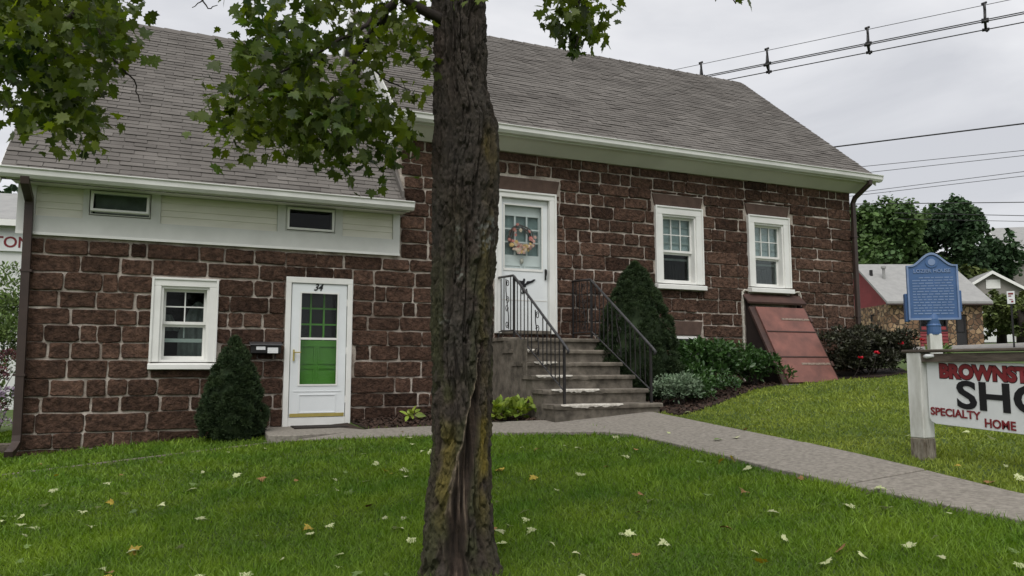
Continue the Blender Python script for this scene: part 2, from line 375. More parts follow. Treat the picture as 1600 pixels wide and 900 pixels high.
def slab(poly, top, thick):                       # prism whose top follows the ground
    mb = MB(); n = len(poly)
    vs = [(x, y, G(x, y) + top) for x, y in poly] + [(x, y, G(x, y) + top - thick) for x, y in poly]
    mb.add(vs, [tuple(range(n)), tuple(range(n, 2*n))[::-1]] + [(i, n+i, n+(i+1)%n, (i+1)%n) for i in range(n)])
    return mb
# main walk: separate poured slabs
walk = slab([(4.74, -2.4), (5.80, -2.4), (5.60, -5.7), (5.20, -8), (5.16, -13.9), (4.78, -13.9), (4.74, -7)], .012, .1).build('walkway', M['soil']); tag(walk, kind='structure')
y = -2.36
while y > -14:
    L = 1.52; y1 = y - L + .018
    ym = (y + y1) / 2
    sl_ = slab([(wn_(y), y), (wx(y), y), (wx(ym), ym), (wx(y1), y1), (wn_(y1), y1), (wn_(ym), ym)], .036 + rnd.uniform(-.004, .004), .1)
    sl_.build('paving_slab', M['path'], walk, bevel=.006); y -= L
side = slab([(1.15, -.05), (2.3, -.05), (2.36, -1.12), (4.4, -2.2), (4.66, -3.7), (3.5, -2.6), (1.12, -1.2)], .008, .1).build('side_path', M['soil']); tag(side, kind='structure')
es = [SIDE[0], SIDE[1], SIDE[2], SIDE[14], SIDE[15]]; ez = [.182, .186, .180, .172, .168]
MB().add([(x, y, z) for (x, y), z in zip(es, ez)] + [(x, y, -.1) for x, y in es], [(0,1,2,3,4), (9,8,7,6,5)] + [(i, 5+i, 5+(i+1)%5, (i+1)%5) for i in range(5)]).build('paving_slab', M['path'], side, bevel=.01)
slab([(2.385, -1.088), (3.05, -1.42), (3.44, -1.59), (3.05, -2.31), (2.87, -2.19), (2.0, -1.68), (1.415, -1.367)], .03, .12).build('paving_slab', M['path'], side, bevel=.006)
slab([(3.452, -1.595), (3.87, -1.76), (4.46, -2.12), (4.46, -2.42), (4.69, -2.42), (4.69, -3.85), (4.52, -3.49), (4.18, -3.19), (3.51, -2.64), (3.062, -2.32)], .042, .1).build('paving_slab', M['path'], side, bevel=.006)
tag(slab(EDGE, .012, .1).build('edging_strip', M['concrete'], bevel=.005), kind='structure')
for nm, poly in (('planting_bed', BED_R), ('planting_bed', BED_L), ('planting_bed', BED_E)):
    tag(slab(poly, .025, .1).build(nm, M['soil']), kind='structure')

def inpoly(x, y, poly):
    r = np.zeros(len(x), bool); n = len(poly); j = n - 1
    for i in range(n):
        xi, yi = poly[i]; xj, yj = poly[j]
        c = ((yi > y) != (yj > y)) & (x < (xj - xi) * (y - yi) / (yj - yi + 1e-12) + xi)
        r ^= c; j = i
    return r

# mulch chips on the beds
def chips(poly, n, parent_name):
    xs = np.array([p[0] for p in poly]); ys = np.array([p[1] for p in poly])
    x = rng.uniform(xs.min(), xs.max(), n * 2); y = rng.uniform(ys.min(), ys.max(), n * 2); k = inpoly(x, y, poly); x, y = x[k][:n], y[k][:n]
    pos = np.stack([x, y, Gn(x, y) + .03 + rng.uniform(0, .02, len(x))], 1)
    nrm = np.array([[0, 0, 1.]]) + rng.normal(0, .45, (len(x), 3))
    sc = np.stack([rng.uniform(.015, .04, len(x)), rng.uniform(.02, .07, len(x)), rng.uniform(.01, .03, len(x))], 1)
    tag(batch(parent_name, CARD[0], CARD[1], pos, rot_from(nrm, rng.uniform(0, 6.28, len(x))), sc, M['mulch']), 'loose brown mulch covering the planting bed', kind='stuff')
chips(BED_R, 2600, 'mulch'); chips(BED_L, 2200, 'mulch')

# lane and far kerb to the right of the house, in front of the cottage
RD = lambda p: p
ra = Vector((30.0, 12.6, 0)); ru = Vector((.919, -.395, 0)); rv = Vector((.395, .919, 0))
def strip(name, a0, a1, b0, b1, dz, m, n=30, kind='structure', parent=None):
    v = []; t = []
    for i in range(n + 1):
        for b in (b0, b1):
            p = ra + ru * (a0 + (a1 - a0) * i / n) + rv * b
            v.append((p.x, p.y, G(p.x, p.y) + dz))
    for i in range(n): a = 2 * i; t += [(a, a + 2, a + 3), (a, a + 3, a + 1)]
    return tag(tri_mesh(name, v, t, m, parent), kind=kind)
strip('road', -22, 90, -1.5, 5.5, .006, M['asphalt'])
kb = MB()
for i in range(40):
    p = ra + ru * (-22 + 2.8 * i) + rv * 5.5; q = ra + ru * (-22 + 2.8 * (i + 1)) + rv * 5.5
    kb.add([(p.x,p.y,G(p.x,p.y)), (q.x,q.y,G(q.x,q.y)), (q.x,q.y,G(q.x,q.y)+.14), (p.x,p.y,G(p.x,p.y)+.14),
            (p.x+rv.x*.15,p.y+rv.y*.15,G(p.x,p.y)+.14), (q.x+rv.x*.15,q.y+rv.y*.15,G(q.x,q.y)+.14)], [(0,1,2,3),(3,2,5,4)])
tag(kb.build('kerb', M['kerbstone']), kind='structure')
strip('pavement', -22, 90, 5.65, 7.6, .13, M['kerbstone'])

# ------------------------------------------------------------------ the stone house
XW0, XS, XE = -1.82, 3.03, 12.37
ZT, ZB = 4.56, 2.70
house = thing('stone_house', 'long low brownstone house with grey shingled roofs, white trim and two front doors', 'house', (5.2, 0, G(5.2, 0)))
OPEN = dict(wwin=(-.33, .48, .98, 2.20), d34=(1.39, 2.34, .17, 2.30), mdoor=(4.60, 5.68, 1.55, 3.86),
            w2=(7.66, 8.66, 2.38, 3.86), w3=(9.72, 10.70, 2.40, 3.86), bwin=(7.93, 8.50, 1.22, 1.56))
LINT = dict(mdoor=(4.50, 5.79, 3.87, 4.12), w2=(7.60, 8.73, 3.87, 4.10), w3=(9.66, 10.77, 3.87, 4.10), bwin=(7.72, 8.66, 1.57, 1.84))

def wall_cells(x0, x1, z0, z1, ops, y0, y1, mb):
    xs = sorted({x0, x1, *[min(max(o[0], x0), x1) for o in ops], *[min(max(o[1], x0), x1) for o in ops]})
    for a, b in zip(xs[:-1], xs[1:]):
        if b - a < 1e-6: continue
        m_ = (a + b) / 2; cur = z0
        for o in sorted([o for o in ops if o[0] < m_ < o[1]], key=lambda o: o[2]):
            if o[2] > cur: mb.box(a, b, y0, y1, cur, o[2])
            cur = max(cur, o[3])
        if cur < z1: mb.box(a, b, y0, y1, cur, z1)
    return mb
ops = [(o[0]+.02, o[1]-.02, o[2]+.02, o[3]-.02) for o in OPEN.values()]
wing_ops = [o for o in ops if o[1] < XS]; main_ops = [o for o in ops if o[0] > XS]
band_ops = [(-1.12, -.41, 3.0, 3.32), (1.36, 2.05, 2.96, 3.32)]
wall_w = wall_cells(XW0, XS, -.6, 3.42, wing_ops + band_ops, 0, .34, MB()).build('wall', M['mortar'], house, recalc=False)
wall_m = wall_cells(XS, XE, -.4, ZT, main_ops, 0, .34, MB()).build('wall', M['mortar'], house, recalc=False)
# hidden back and side walls, floors
MB().box(XW0, XW0 + .3, .34, 6.5, -.6, 3.42).box(XW0, XS, 6.5, 6.8, -.6, 3.42).build('back_wall', M['mortar'], house, recalc=False)
MB().box(XE - .3, XE, .34, 6.5, -.3, ZT).box(XS, XE, 6.5, 6.8, -.4, ZT).box(XS, XS + .3, .34, 6.5, -.4, ZT).build('back_wall', M['mortar'], house, recalc=False)
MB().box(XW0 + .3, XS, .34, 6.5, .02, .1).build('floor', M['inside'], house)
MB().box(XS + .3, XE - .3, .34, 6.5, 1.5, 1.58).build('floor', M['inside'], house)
for a_, b_, z0_, z1_ in ((XW0 + .31, XS - .01, .1, 3.38), (XS + .32, XE - .32, 1.58, 4.5)):  # added unseen dark boxes that keep leaked light from greying the panes
    MB().box(a_, b_, 2.6, 2.65, z0_, z1_).box(a_, b_, .345, 2.6, z1_, z1_ + .03).box(a_, a_ + .03, .345, 2.6, z0_, z1_).box(b_ - .03, b_, .345, 2.6, z0_, z1_).build('blackout_lining', M['inside'], house, recalc=False)
# gable ends
RY, RZM, RZW = 3.4, 8.06, 7.08
MB().ext([(XS, .0, ZT), (XS, 6.8, ZT), (XS, RY, 7.84)], (.2, 0, 0)).build('gable_wall', M['sidewhite'], house)
MB().ext([(XE - .2, .0, ZT), (XE - .2, 6.8, ZT), (XE - .2, RY, 7.84)], (.2, 0, 0)).build('gable_wall', M['sidewhite'], house)
MB().ext([(XW0, .0, 3.42), (XW0, 6.8, 3.42), (XW0, RY, 6.86)], (.2, 0, 0)).build('gable_wall', M['sidewhite'], house)
# gable clapboards beside the wing roof
zz = 4.62
while zz < 7.7:
    t = (zz - ZT) / (7.84 - ZT); MB().box(XS - .022, XS - .002, t * RY + .02, 6.8 - t * RY - .02, zz, zz + .15).build('siding_board', M['sidewhite'], house); zz += .17

# stones -------------------------------------------------------------
CAMV = Vector((math.sin(AZ), math.cos(AZ), 0))
def pix_area(x0, x1, z0, z1, y=0):
    d = (Vector(((x0 + x1) / 2, y, 0)) - Vector((CAM.x, CAM.y, 0))).dot(CAMV); c = Vector(((x0 + x1) / 2, y)) - Vector((CAM.x, CAM.y))
    f = abs(c.y) / c.length
    return (x1 - x0) * f * (z1 - z0) * (1200 / d) ** 2
stones = []                                        # (x0,x1,z0,z1)
zc = -.42; blocks = [*OPEN.values(), *LINT.values(), (4.46, 6.12, -1, 1.46), (9.62, 10.96, -1, 2.32), (XW0 - 1, XS + .02, ZB - .02, 9)]
ci = 0
while zc < ZT - .06:
    h = rnd.uniform(.195, .25)
    if zc + h > ZT - .09: h = ZT - .02 - zc
    x = XW0 + .004
    off = True
    while x < XE - .02:
        L = rnd.choice([rnd.uniform(.20, .34), rnd.uniform(.36, .56), rnd.uniform(.42, .62), rnd.uniform(.55, .86)])
        L *= .88
        x1 = min(x + L, XE - .004)
        if XE - x1 < .16: x1 = XE - .004
        segs = [(x, x1, zc, zc + h)]
        for o in blocks:
            new = []
            for s in segs:
                if s[1] <= o[0] or s[0] >= o[1] or s[3] <= o[2] or s[2] >= o[3]: new.append(s); continue
                if s[0] < o[0]: new.append((s[0], o[0], s[2], s[3]))
                if s[1] > o[1]: new.append((o[1], s[1], s[2], s[3]))
                a, b = max(s[0], o[0]), min(s[1], o[1])
                if s[3] > o[3]: new.append((a, b, o[3], s[3]))
                if s[2] < o[2]: new.append((a, b, s[2], o[2]))
            segs = new
        for s in segs:
            if s[1] - s[0] > .085 and s[3] - s[2] > .05 and s[3] > G((s[0] + s[1]) / 2, 0) + .02: stones.append(s)
        x = x1
    zc += h; ci += 1

def stone_mb(s, mb):
    x0, x1, z0, z1 = s; g = rnd.uniform(.006, .015)
    x0 += g * rnd.uniform(.5, 1.5); x1 -= g * rnd.uniform(.5, 1.5); z0 += g * rnd.uniform(.4, 1.3); z1 -= g * rnd.uniform(.4, 1.6)
    w, h = x1 - x0, z1 - z0; c = min(w, h) * rnd.uniform(.05, .13); j = .010
    pr = rnd.uniform(.010, .034)
    nx = 3 if w > .35 else 2
    ring = []
    def R(): return rnd.uniform(-j, j)
    for k in range(1, nx): ring.append((x0 + w * k / nx + R() * 2, z0 + R()))
    ring.append((x1 - c, z0 + R() * .6)); ring.append((x1 + R() * .6, z0 + c))
    ring.append((x1 + R(), (z0 + z1) / 2 + R()))
    ring.append((x1 + R() * .6, z1 - c)); ring.append((x1 - c, z1 + R() * .6))
    for k in range(nx - 1, 0, -1): ring.append((x0 + w * k / nx + R() * 2, z1 + R()))
    ring.append((x0 + c, z1 + R() * .6)); ring.append((x0 + R() * .6, z1 - c))
    ring.append((x0 + R(), (z0 + z1) / 2 + R()))
    ring.append((x0 + R() * .6, z0 + c)); ring.append((x0 + c, z0 + R() * .6))
    n = len(ring); cx, cz = (x0 + x1) / 2, (z0 + z1) / 2
    ins = rnd.uniform(.004, .008)
    def inset(p, d, dy): 
        sx = max(0, 1 - d / (w / 2)); sz = max(0, 1 - d / (h / 2)); return (cx + (p[0] - cx) * sx, dy + rnd.uniform(-.005, .005), cz + (p[1] - cz) * sz)
    vs = [(p[0], .012, p[1]) for p in ring] + [inset(p, ins * .2, -pr * .7) for p in ring] + [inset(p, ins + .006, -pr) for p in ring]
    fs = [(i, (i+1)%n, n+(i+1)%n, n+i) for i in range(n)] + [(n+i, n+(i+1)%n, 2*n+(i+1)%n, 2*n+i) for i in range(n)]
    k = len(vs)
    cs = [cx - w * .22, cx + w * .22] if w > .3 else [cx]
    vs += [(q + rnd.uniform(-.03, .03), -pr - rnd.uniform(-.006, .010), cz + rnd.uniform(-.02, .02)) for q in cs]
    for i in range(n):
        a, b = vs[2*n+i], vs[2*n+(i+1)%n]; m_ = (a[0] + b[0]) / 2
        ca = 0 if (len(cs) == 1 or a[0] < cx) else 1; cb = 0 if (len(cs) == 1 or b[0] < cx) else 1
        fs.append((2*n+i, 2*n+(i+1)%n, k+ca))
        if ca != cb: fs.append((2*n+(i+1)%n, k+cb, k+ca))
    mb.add(vs, fs, min(2, max(0, rnd.gauss(.95, .42))))
stones.sort(key=lambda s: -pix_area(*s))
for s in stones[:290]:
    mb = MB(); stone_mb(s, mb); mb.build('stone', M['stone'], wall_w if s[1] < XS else wall_m)
mb = MB()
for s in stones[290:]: stone_mb(s, mb)
tag(mb.build('small_stones', M['stone'], house), kind='stuff')
for k, (a, b, z0, z1) in LINT.items():            # splayed dressed lintels
    d = .055
    MB().ext([(a + d + .015, -.028, z0 + .008), (b - d - .015, -.028, z0 + .008), (b - .015, -.028, z1 - .012), (a + .015, -.028, z1 - .012)], (0, .06, 0)).build('lintel', M['lintel'], wall_m, bevel=.01, seg=2)

# roofs ----------------------------------------------------------------
def roof_deck(x0, x1, ye, ze, yr, zr, name='roof'):
    th = .14; yb = 2 * yr - ye
    return MB().ext([(x0, ye, ze), (x0, yr, zr), (x0, yb, ze), (x0, yb, ze - th), (x0, yr, zr - th), (x0, ye, ze - th)], (x1 - x0, 0, 0)).build(name, M['shingle'], house)
YE = -.42
roof_m = roof_deck(2.90, 12.62, YE, 4.80, RY, RZM); roof_w = roof_deck(-2.05, XS - .003, YE, 3.43, RY, RZW)
tabs = []                                         # (roof, x0, x1, row)
def lay_tabs(roof, x0, x1, ye, ze, yr, zr):
    sl_len = math.hypot(yr - ye, zr - ze); u = Vector((0, (yr - ye) / sl_len, (zr - ze) / sl_len)); nrm = Vector((0, -u.z, u.y))
    ex = .108; r = 0; d = -.025
    while d < sl_len - .03:
        x = x0 - .285 * (.5 if r % 2 else 0) + rnd.uniform(-.02, .02)
        while x < x1:
            a, b = max(x, x0), min(x + .277, x1)
            if b - a > .03:
                p = Vector((0, ye, ze)) + u * d; tabs.append((roof, a, b, p, u, nrm, min(.2, sl_len - d)))
            x += .285
        d += ex; r += 1
lay_tabs(roof_m, 2.88, 12.64, YE, 4.80, RY, RZM); lay_tabs(roof_w, -2.07, XS - .004, YE, 3.43, RY, RZW)
def tab_score(t):
    c = Vector(((t[1] + t[2]) / 2, t[3].y, t[3].z)) - CAM; px = c.dot(CAMV)
    ax = 800 + 1200 * (c.x * math.cos(AZ) - c.y * math.sin(AZ)) / px; ay = 575 - 1200 * c.z / px
    vis = 1.0 if (ax > 0 and ay > 0 and not (660 < ax < 770) and not (310 < ax < 660 and ay < 290) and not (ax < 200 and ay < 235)) else .1
    return -vis * (t[2] - t[1]) * t[6] / c.length_squared * abs(c.normalized().dot(t[5]))
tabs.sort(key=tab_score)
def tab_mb(mb, a, b, p, u, nrm, ln, tone):
    lift = .015 + rnd.uniform(0, .010); sk = rnd.uniform(-.004, .004)
    q0 = p + nrm * lift; q1 = p + u * ln + nrm * .004
    vs = [(a, 0, 0) , (b, 0, 0)]
    P = [Vector((a, q0.y, q0.z)) + u * sk, Vector((b, q0.y, q0.z)) + u * (sk + rnd.uniform(-.003, .003)), Vector((b, q1.y, q1.z)), Vector((a, q1.y, q1.z))]
    mb.add(P + [x - nrm * .006 for i, x in enumerate(P)],
           [(0,1,2,3),(4,5,1,0),(5,6,2,1),(7,4,0,3),(7,6,5,4)], tone)
for t in tabs[:280]:
    mb = MB(); tab_mb(mb, *t[1:7], min(2, max(0, rnd.gauss(1, .4)))); mb.build('shingle', M['shingle'], t[0], recalc=False)
for rf in (roof_m, roof_w):
    mb = MB()
    for t in tabs[280:]:
        if t[0] == rf: tab_mb(mb, *t[1:7], min(2, max(0, rnd.gauss(1, .4))))
    tag(mb.build('shingles', M['shingle'], rf, recalc=False), kind='stuff')
# ridge caps
for rf, x0, x1, zr in ((roof_m, 2.88, 12.64, RZM), (roof_w, -2.07, XS - .01, RZW)):
    mb = MB(); x = x0
    while x < x1 - .05:
        xe = min(x + .29, x1)
        mb.add([(x, RY - .13, zr - .088), (x, RY, zr + .032), (x, RY + .13, zr - .088), (xe, RY - .13, zr - .100), (xe, RY, zr + .018), (xe, RY + .13, zr - .100)],
               [(0,3,4,1),(1,4,5,2),(0,1,2),(3,5,4)], rnd.uniform(.7, 1.2)); x += .27
    mb.build('ridge_cap', M['shingle'], rf)
# rake boards
for rf, x, ze, zr in ((roof_m, 2.868, 4.80, RZM), (roof_m, 12.622, 4.80, RZM), (roof_w, -2.082, 3.43, RZW)):
    MB().ext([(x, YE, ze - .012), (x, RY, zr - .012), (x, RY, zr - .19), (x, YE, ze - .19)], (.03, 0, 0)).build('rake_board', M['white'], rf)
    MB().ext([(x, 2*RY-YE, ze - .012), (x, RY, zr - .012), (x, RY, zr - .19), (x, 2*RY-YE, ze - .19)], (.03, 0, 0)).build('rake_board', M['white'], rf)
# step flashing where the wing roof meets the main gable
MB().ext([(XS - .06, YE + .06, 3.52), (XS - .06, RY, 7.12), (XS - .06, RY, 7.22), (XS - .06, YE + .06, 3.62)], (.04, 0, 0)).build('flashing_board', M['shingle'], house)

# cornice and gutters
def gutter(x0, x1, z):
    prof = [(-.435, z), (-.435, z - .125), (-.505, z - .125), (-.54, z - .085), (-.545, z - .03), (-.565, z - .012), (-.565, z), (-.553, z), (-.553, z - .006), (-.535, z - .02), (-.53, z - .08), (-.50, z - .115), (-.445, z - .115), (-.445, z)]
    return MB().ext([(x0, y, zz) for y, zz in prof], (x1 - x0, 0, 0))
def endcap(x, z): return MB().ext([(x, -.437, z), (x, -.437, z - .124), (x, -.505, z - .124), (x, -.54, z - .085), (x, -.562, z - .002)], (.008, 0, 0))
g1 = gutter(2.90, 12.70, 4.80).build('gutter', M['gutter'], house); endcap(12.703, 4.80).build('end_cap', M['gutter'], g1)
g2 = gutter(-2.10, 3.11, 3.435).build('gutter', M['gutter'], house); endcap(3.113, 3.435).build('end_cap', M['gutter'], g2)
MB().ext([(2.93, -.425, 4.655), (2.93, -.425, 4.78), (2.93, -.395, 4.78), (2.93, -.395, 4.655)], (9.70, 0, 0)).build('fascia', M['gutter'], house)
MB().ext([(2.93, -.392, 4.66), (2.93, -.392, 4.70), (2.93, -.02, 4.70), (2.93, -.045, 4.515), (2.93, -.075, 4.515), (2.93, -.10, 4.53), (2.93, -.33, 4.648)], (9.66, 0, 0)).build('cornice', M['soffit'], house)
MB().ext([(-2.0, -.425, 3.30), (-2.0, -.425, 3.42), (-2.0, -.395, 3.42), (-2.0, -.395, 3.30)], (5.08, 0, 0)).build('fascia', M['gutter'], house)
MB().ext([(-1.96, -.392, 3.305), (-1.96, -.392, 3.36), (-1.96, -.045, 3.42), (-1.96, -.045, 3.325), (-1.96, -.1, 3.325)], (5.03, 0, 0)).build('cornice', M['soffit'], house)
# mortar bedding under main cornice
MB().box(XS + .01, XE - .01, -.02, .0, ZT - .05, ZT + .03).build('wall_top_bedding', M['mortar'], house)

# white band with siding panels and two awning windows on the wing
band = MB()
bx0, bx1, by0, by1 = -1.93, 3.03, -.055, -.003
band.box(bx0, bx1, by0, by1, ZB, 2.935)
band.box(bx0, bx1, by0, by1, 3.325, 3.345)
for a, b in ((bx0, -1.73), (-1.20, -1.13), (-.40, -.28), (1.24, 1.355), (2.055, 2.165), (2.925, bx1)): band.box(a, b, by0, by1, 2.935, 3.325)
band.box(-1.13, -.40, by0, by1, 2.935, 2.985); band.box(1.355, 2.055, by0, by1, 2.935, 2.955)
bnd = band.build('panel_frame', M['trim'], house, recalc=False)
MB().box(bx0, bx1 + .004, -.064, -.056, ZB - .012, ZB + .022).build('bottom_trim', M['white'], bnd)
for a, b in ((-1.73, -1.20), (-.28, 1.24), (2.165, 2.925)):
    z = 2.937; hts = [.105, .085, .105, .09]
    for h in hts:
        MB().ext([(a + .002, -.034, z), (a + .002, -.020, z + h), (a + .002, -.008, z + h), (a + .002, -.008, z)], (b - a - .004, 0, 0)).build('siding_board', M['siding'], bnd); z += h
def awning(x0, x1, z0, z1, tilt):
    fr = MB().frame(x0 + .001, x1 - .001, z0 + .001, z1 - .001, -.045, .12, .010).build('window', M['white'], house)
    ca, sa = math.cos(tilt), math.sin(tilt)
    def xf(p): dz = p.z - (z1 - .03); dy = p.y + .02; return (p.x, -.05 + dy * ca + dz * sa * 1.0, (z1 - .03) + dz * ca - dy * sa)
    a, b, c, d = x0 + .012, x1 - .012, z0 + .02, z1 - .02
    MB(xf).frame(a, b, c, d, -.05, -.012, .030).build('sash', M['white'], fr)
    MB(xf).box(a + .028, b - .028, -.034, -.028, c + .028, d - .028).build('pane', M['glass'], fr)
    return fr
aw = awning(-1.12, -.41, 3.0, 3.32, math.radians(14)); MB().box(-1.08, -.44, .13, .14, 3.05, 3.31).build('blind', M['cloth'], aw)
awning(1.36, 2.05, 2.96, 3.32, 0.0)

# windows -----------------------------------------------------------------
def dh_window(x0, x1, z0, z1, cas, cols, rows, low=None, sillh=.09, split=.47, blind=None, rec=.11):
    """double hung window: casing on the wall, recessed sashes, muntins and panes"""
    root = MB()
    root.box(x0, x0 + cas, -.06, .05, z0 + sillh, z1 - cas); root.box(x1 - cas, x1, -.06, .05, z0 + sillh, z1 - cas)
    root.box(x0, x1, -.06, .05, z1 - cas, z1)
    a, b, c, d = x0 + cas, x1 - cas, z0 + sillh, z1 - cas
    win = root.build('window', M['white'], house, bevel=.006, seg=2, recalc=False)
    MB().box(x0 - .012, x0 + .018, -.078, -.062, z0 + sillh, z1 + .012).box(x1 - .018, x1 + .012, -.078, -.062, z0 + sillh, z1 + .012).box(x0 + .019, x1 - .019, -.078, -.062, z1 - .018, z1 + .012).build('backband', M['white'], win, bevel=.004)
    MB().ext([(x0 - .02, -.125, z0), (x0 - .02, -.125, z0 + sillh - .03), (x0 - .02, .05, z0 + sillh - .002), (x0 - .02, .05, z0)], (x1 - x0 + .05, 0, 0)).build('sill', M['white'], win, bevel=.006)
    j = .03
    MB().box(a, a + j, -.03, rec + .09, c, d).box(b - j, b, -.03, rec + .09, c, d).box(a + j, b - j, -.03, rec + .09, d - j, d).box(a + j, b - j, -.03, rec + .09, c, c + j).build('jamb', M['white'], win, recalc=False)
    a += j; b -= j; c += j; d -= j
    zm = c + (d - c) * split; st = .032
    up = MB().frame(a, b, zm, d, rec - .04, rec, st, t=.035, b=.04).build('sash', M['white'], win, recalc=False)
    lo = MB().frame(a, b, c, zm + .002, rec + .004, rec + .04, st, t=.035, b=.05).build('sash', M['white'], win, recalc=False)
    ua, ub, uc, ud = a + st, b - st, zm + .04, d - .035
    for k in range(1, cols): xx = ua + (ub - ua) * k / cols; MB().box(xx - .008, xx + .008, rec - .035, rec - .008, uc, ud).build('muntin', M['white'], up)
    for k in range(1, rows):
        zz = uc + (ud - uc) * k / rows
        for q in range(cols):
            MB().box(ua + (ub - ua) * q / cols + (.0082 if q else 0), ua + (ub - ua) * (q + 1) / cols - (.0082 if q < cols - 1 else 0), rec - .034, rec - .009, zz - .008, zz + .008).build('muntin', M['white'], up)
    for q in range(cols):
        for k in range(rows):
            MB().box(ua + (ub - ua) * q / cols, ua + (ub - ua) * (q + 1) / cols - .001, rec - .024, rec - .020, uc + (ud - uc) * k / rows, uc + (ud - uc) * (k + 1) / rows - .001).build('pane', M['glass'], up)
    MB().box(a + st, b - st, rec + .020, rec + .024, c + .05, zm - .033).build('pane', M['glass'], lo)
    return win, (a, b, c, d, zm, rec)
ww, q = dh_window(*OPEN['wwin'], .105, 2, 2, split=.5, sillh=.10)
MB().box((q[0]+q[1])/2 - .008, (q[0]+q[1])/2 + .008, q[5] + .05, q[5] + .06, q[2] + .3, q[4]).box(q[0], q[1], q[5] + .05, q[5] + .062, q[2] + .24, q[2] + .29).build('storm_rail', M['white'], ww)
def curtain(pts_fn, name, m, parent, x0, x1, z0, z1, y, nx=26, nz=8, amp=.03, fr=9):
    v = []; t = []
    for i in range(nx + 1):
        for k in range(nz + 1):
            u, w_ = i / nx, k / nz; X, Z = pts_fn(u, w_)
            v.append((x0 + (x1 - x0) * X, y + amp * math.sin(u * fr * 2 + w_ * 1.3) * (.4 + .6 * (1 - w_)), z0 + (z1 - z0) * Z))
    for i in range(nx):
        for k in range(nz): a = i * (nz + 1) + k; b = a + nz + 1; t += [(a, b, b + 1), (a, b + 1, a + 1)]
    return tri_mesh(name, v, t, m, parent, smooth=True)
curtain(lambda u, w_: (.36 + .64 * u if w_ < .5 else (.36 - (w_ - .5) * -.55 + (.64 + (w_ - .5) * -.55) * u), w_ * (.86 + .1 * math.sin(u * 3))), 'curtain', M['cloth'], ww, q[0], q[1], q[2], q[3] - .1, q[5] + .24)
curtain(lambda u, w_: (.0 + .42 * u * (1 - .55 * w_) , .42 + w_ * .24), 'curtain', M['cloth'], ww, q[0], q[1], q[2], q[3], q[5] + .27, amp=.02)
for nm in ('w2', 'w3'):
    wv, q = dh_window(*OPEN[nm], .135, 3, 2, split=.46, sillh=.11, rec=.1)
    a, b, c, d, zm, rec = q
    MB().box(a + .01, b - .01, rec + .045, rec + .055, zm + .01, d).build('blind', M['blind'], wv)
    MB().box(a + .01, b - .01, rec + .06, rec + .08, zm - .13, zm - .095).build('blind_rail', M['cloth'], wv)
    for k in range(1, 3): xx = a + (b - a) * k / 3; MB().box(xx - .012 + .02, xx + .012 + .02, rec + .018, rec + .03, zm + .045, d).build('inner_muntin', M['white'], wv)
    for zz in (zm + .17, zm + .47): MB().box(a + .01, b - .01, rec + .016, rec + .029, zz, zz + .016).build('inner_muntin', M['white'], wv)
    curtain(lambda u, w_: (.70 + .30 * u, w_), 'curtain', M['drape'], wv, a, b, c, zm - .16, rec + .34, amp=.03)
    MB().lathe([(.02, 0), (.045, .03), (.03, .1), (.05, .16), (.02, .2), (.04, .27), (.035, .33), (.01, .36)], (a + .16, rec + .22, c + .04), 10).build('lamp_base', M['chip'], wv, smooth=True)
# basement window
x0, x1, z0, z1 = OPEN['bwin']
bw = MB().frame(x0, x1, z0, z1, -.02, .06, .045).build('window', M['white'], house, recalc=False)
MB().box(x0 + .045, x1 - .045, .02, .025, z0 + .045, z1 - .045).build('pane', M['glass'], bw)

# text ---------------------------------------------------------------------
def text_tris(body, size, bold=0.0, shear=0.0, ext=.004, space=1.0, sx=1.0):
    cu = bpy.data.curves.new('lettering', 'FONT'); cu.body = body; cu.size = size; cu.offset = bold; cu.shear = shear
    cu.extrude = ext; cu.space_character = space; cu.resolution_u = 4
    ob = bpy.data.objects.new('lettering', cu); COL.objects.link(ob)
    dg = bpy.context.evaluated_depsgraph_get(); dg.update()
    me = bpy.data.meshes.new_from_object(ob.evaluated_get(dg)); me.calc_loop_triangles()
    v = np.array([p.co[:] for p in me.vertices]); t = np.array([l.vertices[:] for l in me.loop_triangles])
    bpy.data.objects.remove(ob); bpy.data.curves.remove(cu); bpy.data.meshes.remove(me)
    v[:, 0] *= sx
    return v, t
def put_text(body, size, m, parent, org, ux, uz, name='lettering', fit=None, center=False, **k):
    """ux: direction of writing, uz: up; org: lower left corner of the ink"""
    v, t = text_tris(body, size, **k); lo = v.min(0); v[:, :2] -= lo[:2]
    if fit: v[:, 0] *= fit[0] / v[:, 0].max(); v[:, 1] *= fit[1] / v[:, 1].max()
    if center: v[:, 0] -= v[:, 0].max() / 2
    ux = np.array(ux, float); uz = np.array(uz, float); un = np.cross(ux, uz)
    P = np.array(org, float) + v[:, :1] * ux + v[:, 1:2] * uz + v[:, 2:3] * un
    return tri_mesh(name, P, t, m, parent)

# door 34 --------------------------------------------------------------------
x0, x1, z0, z1 = OPEN['d34']
dr = MB()
dr.box(x0, x0 + .075, -.05, .1, z0, z1 - .085); dr.box(x1 - .075, x1, -.05, .1, z0, z1 - .085); dr.box(x0, x1, -.05, .1, z1 - .085, z1)
dr.box(x0 + .075, x1 - .075, -.03, .1, z0, z0 + .135)
door = dr.build('door', M['white'], house, bevel=.006, seg=2, recalc=False)
a, b, c, d = x0 + .085, x1 - .085, z0 + .14, z1 - .092
leaf = MB(); ga, gb, gc, gd = a + .125, b - .125, .76, 2.08
leaf.box(a, ga, -.028, .008, c, d).box(gb, b, -.028, .008, c, d).box(ga, gb, -.028, .008, gd, d).box(ga, gb, -.028, .008, c, gc)
storm = leaf.build('storm_door', M['door_white'], door, recalc=False)
MB().frame(ga - .012, gb + .012, gc - .012, gd + .012, -.037, -.0285, .022).build('glass_trim', M['white'], storm, recalc=False)
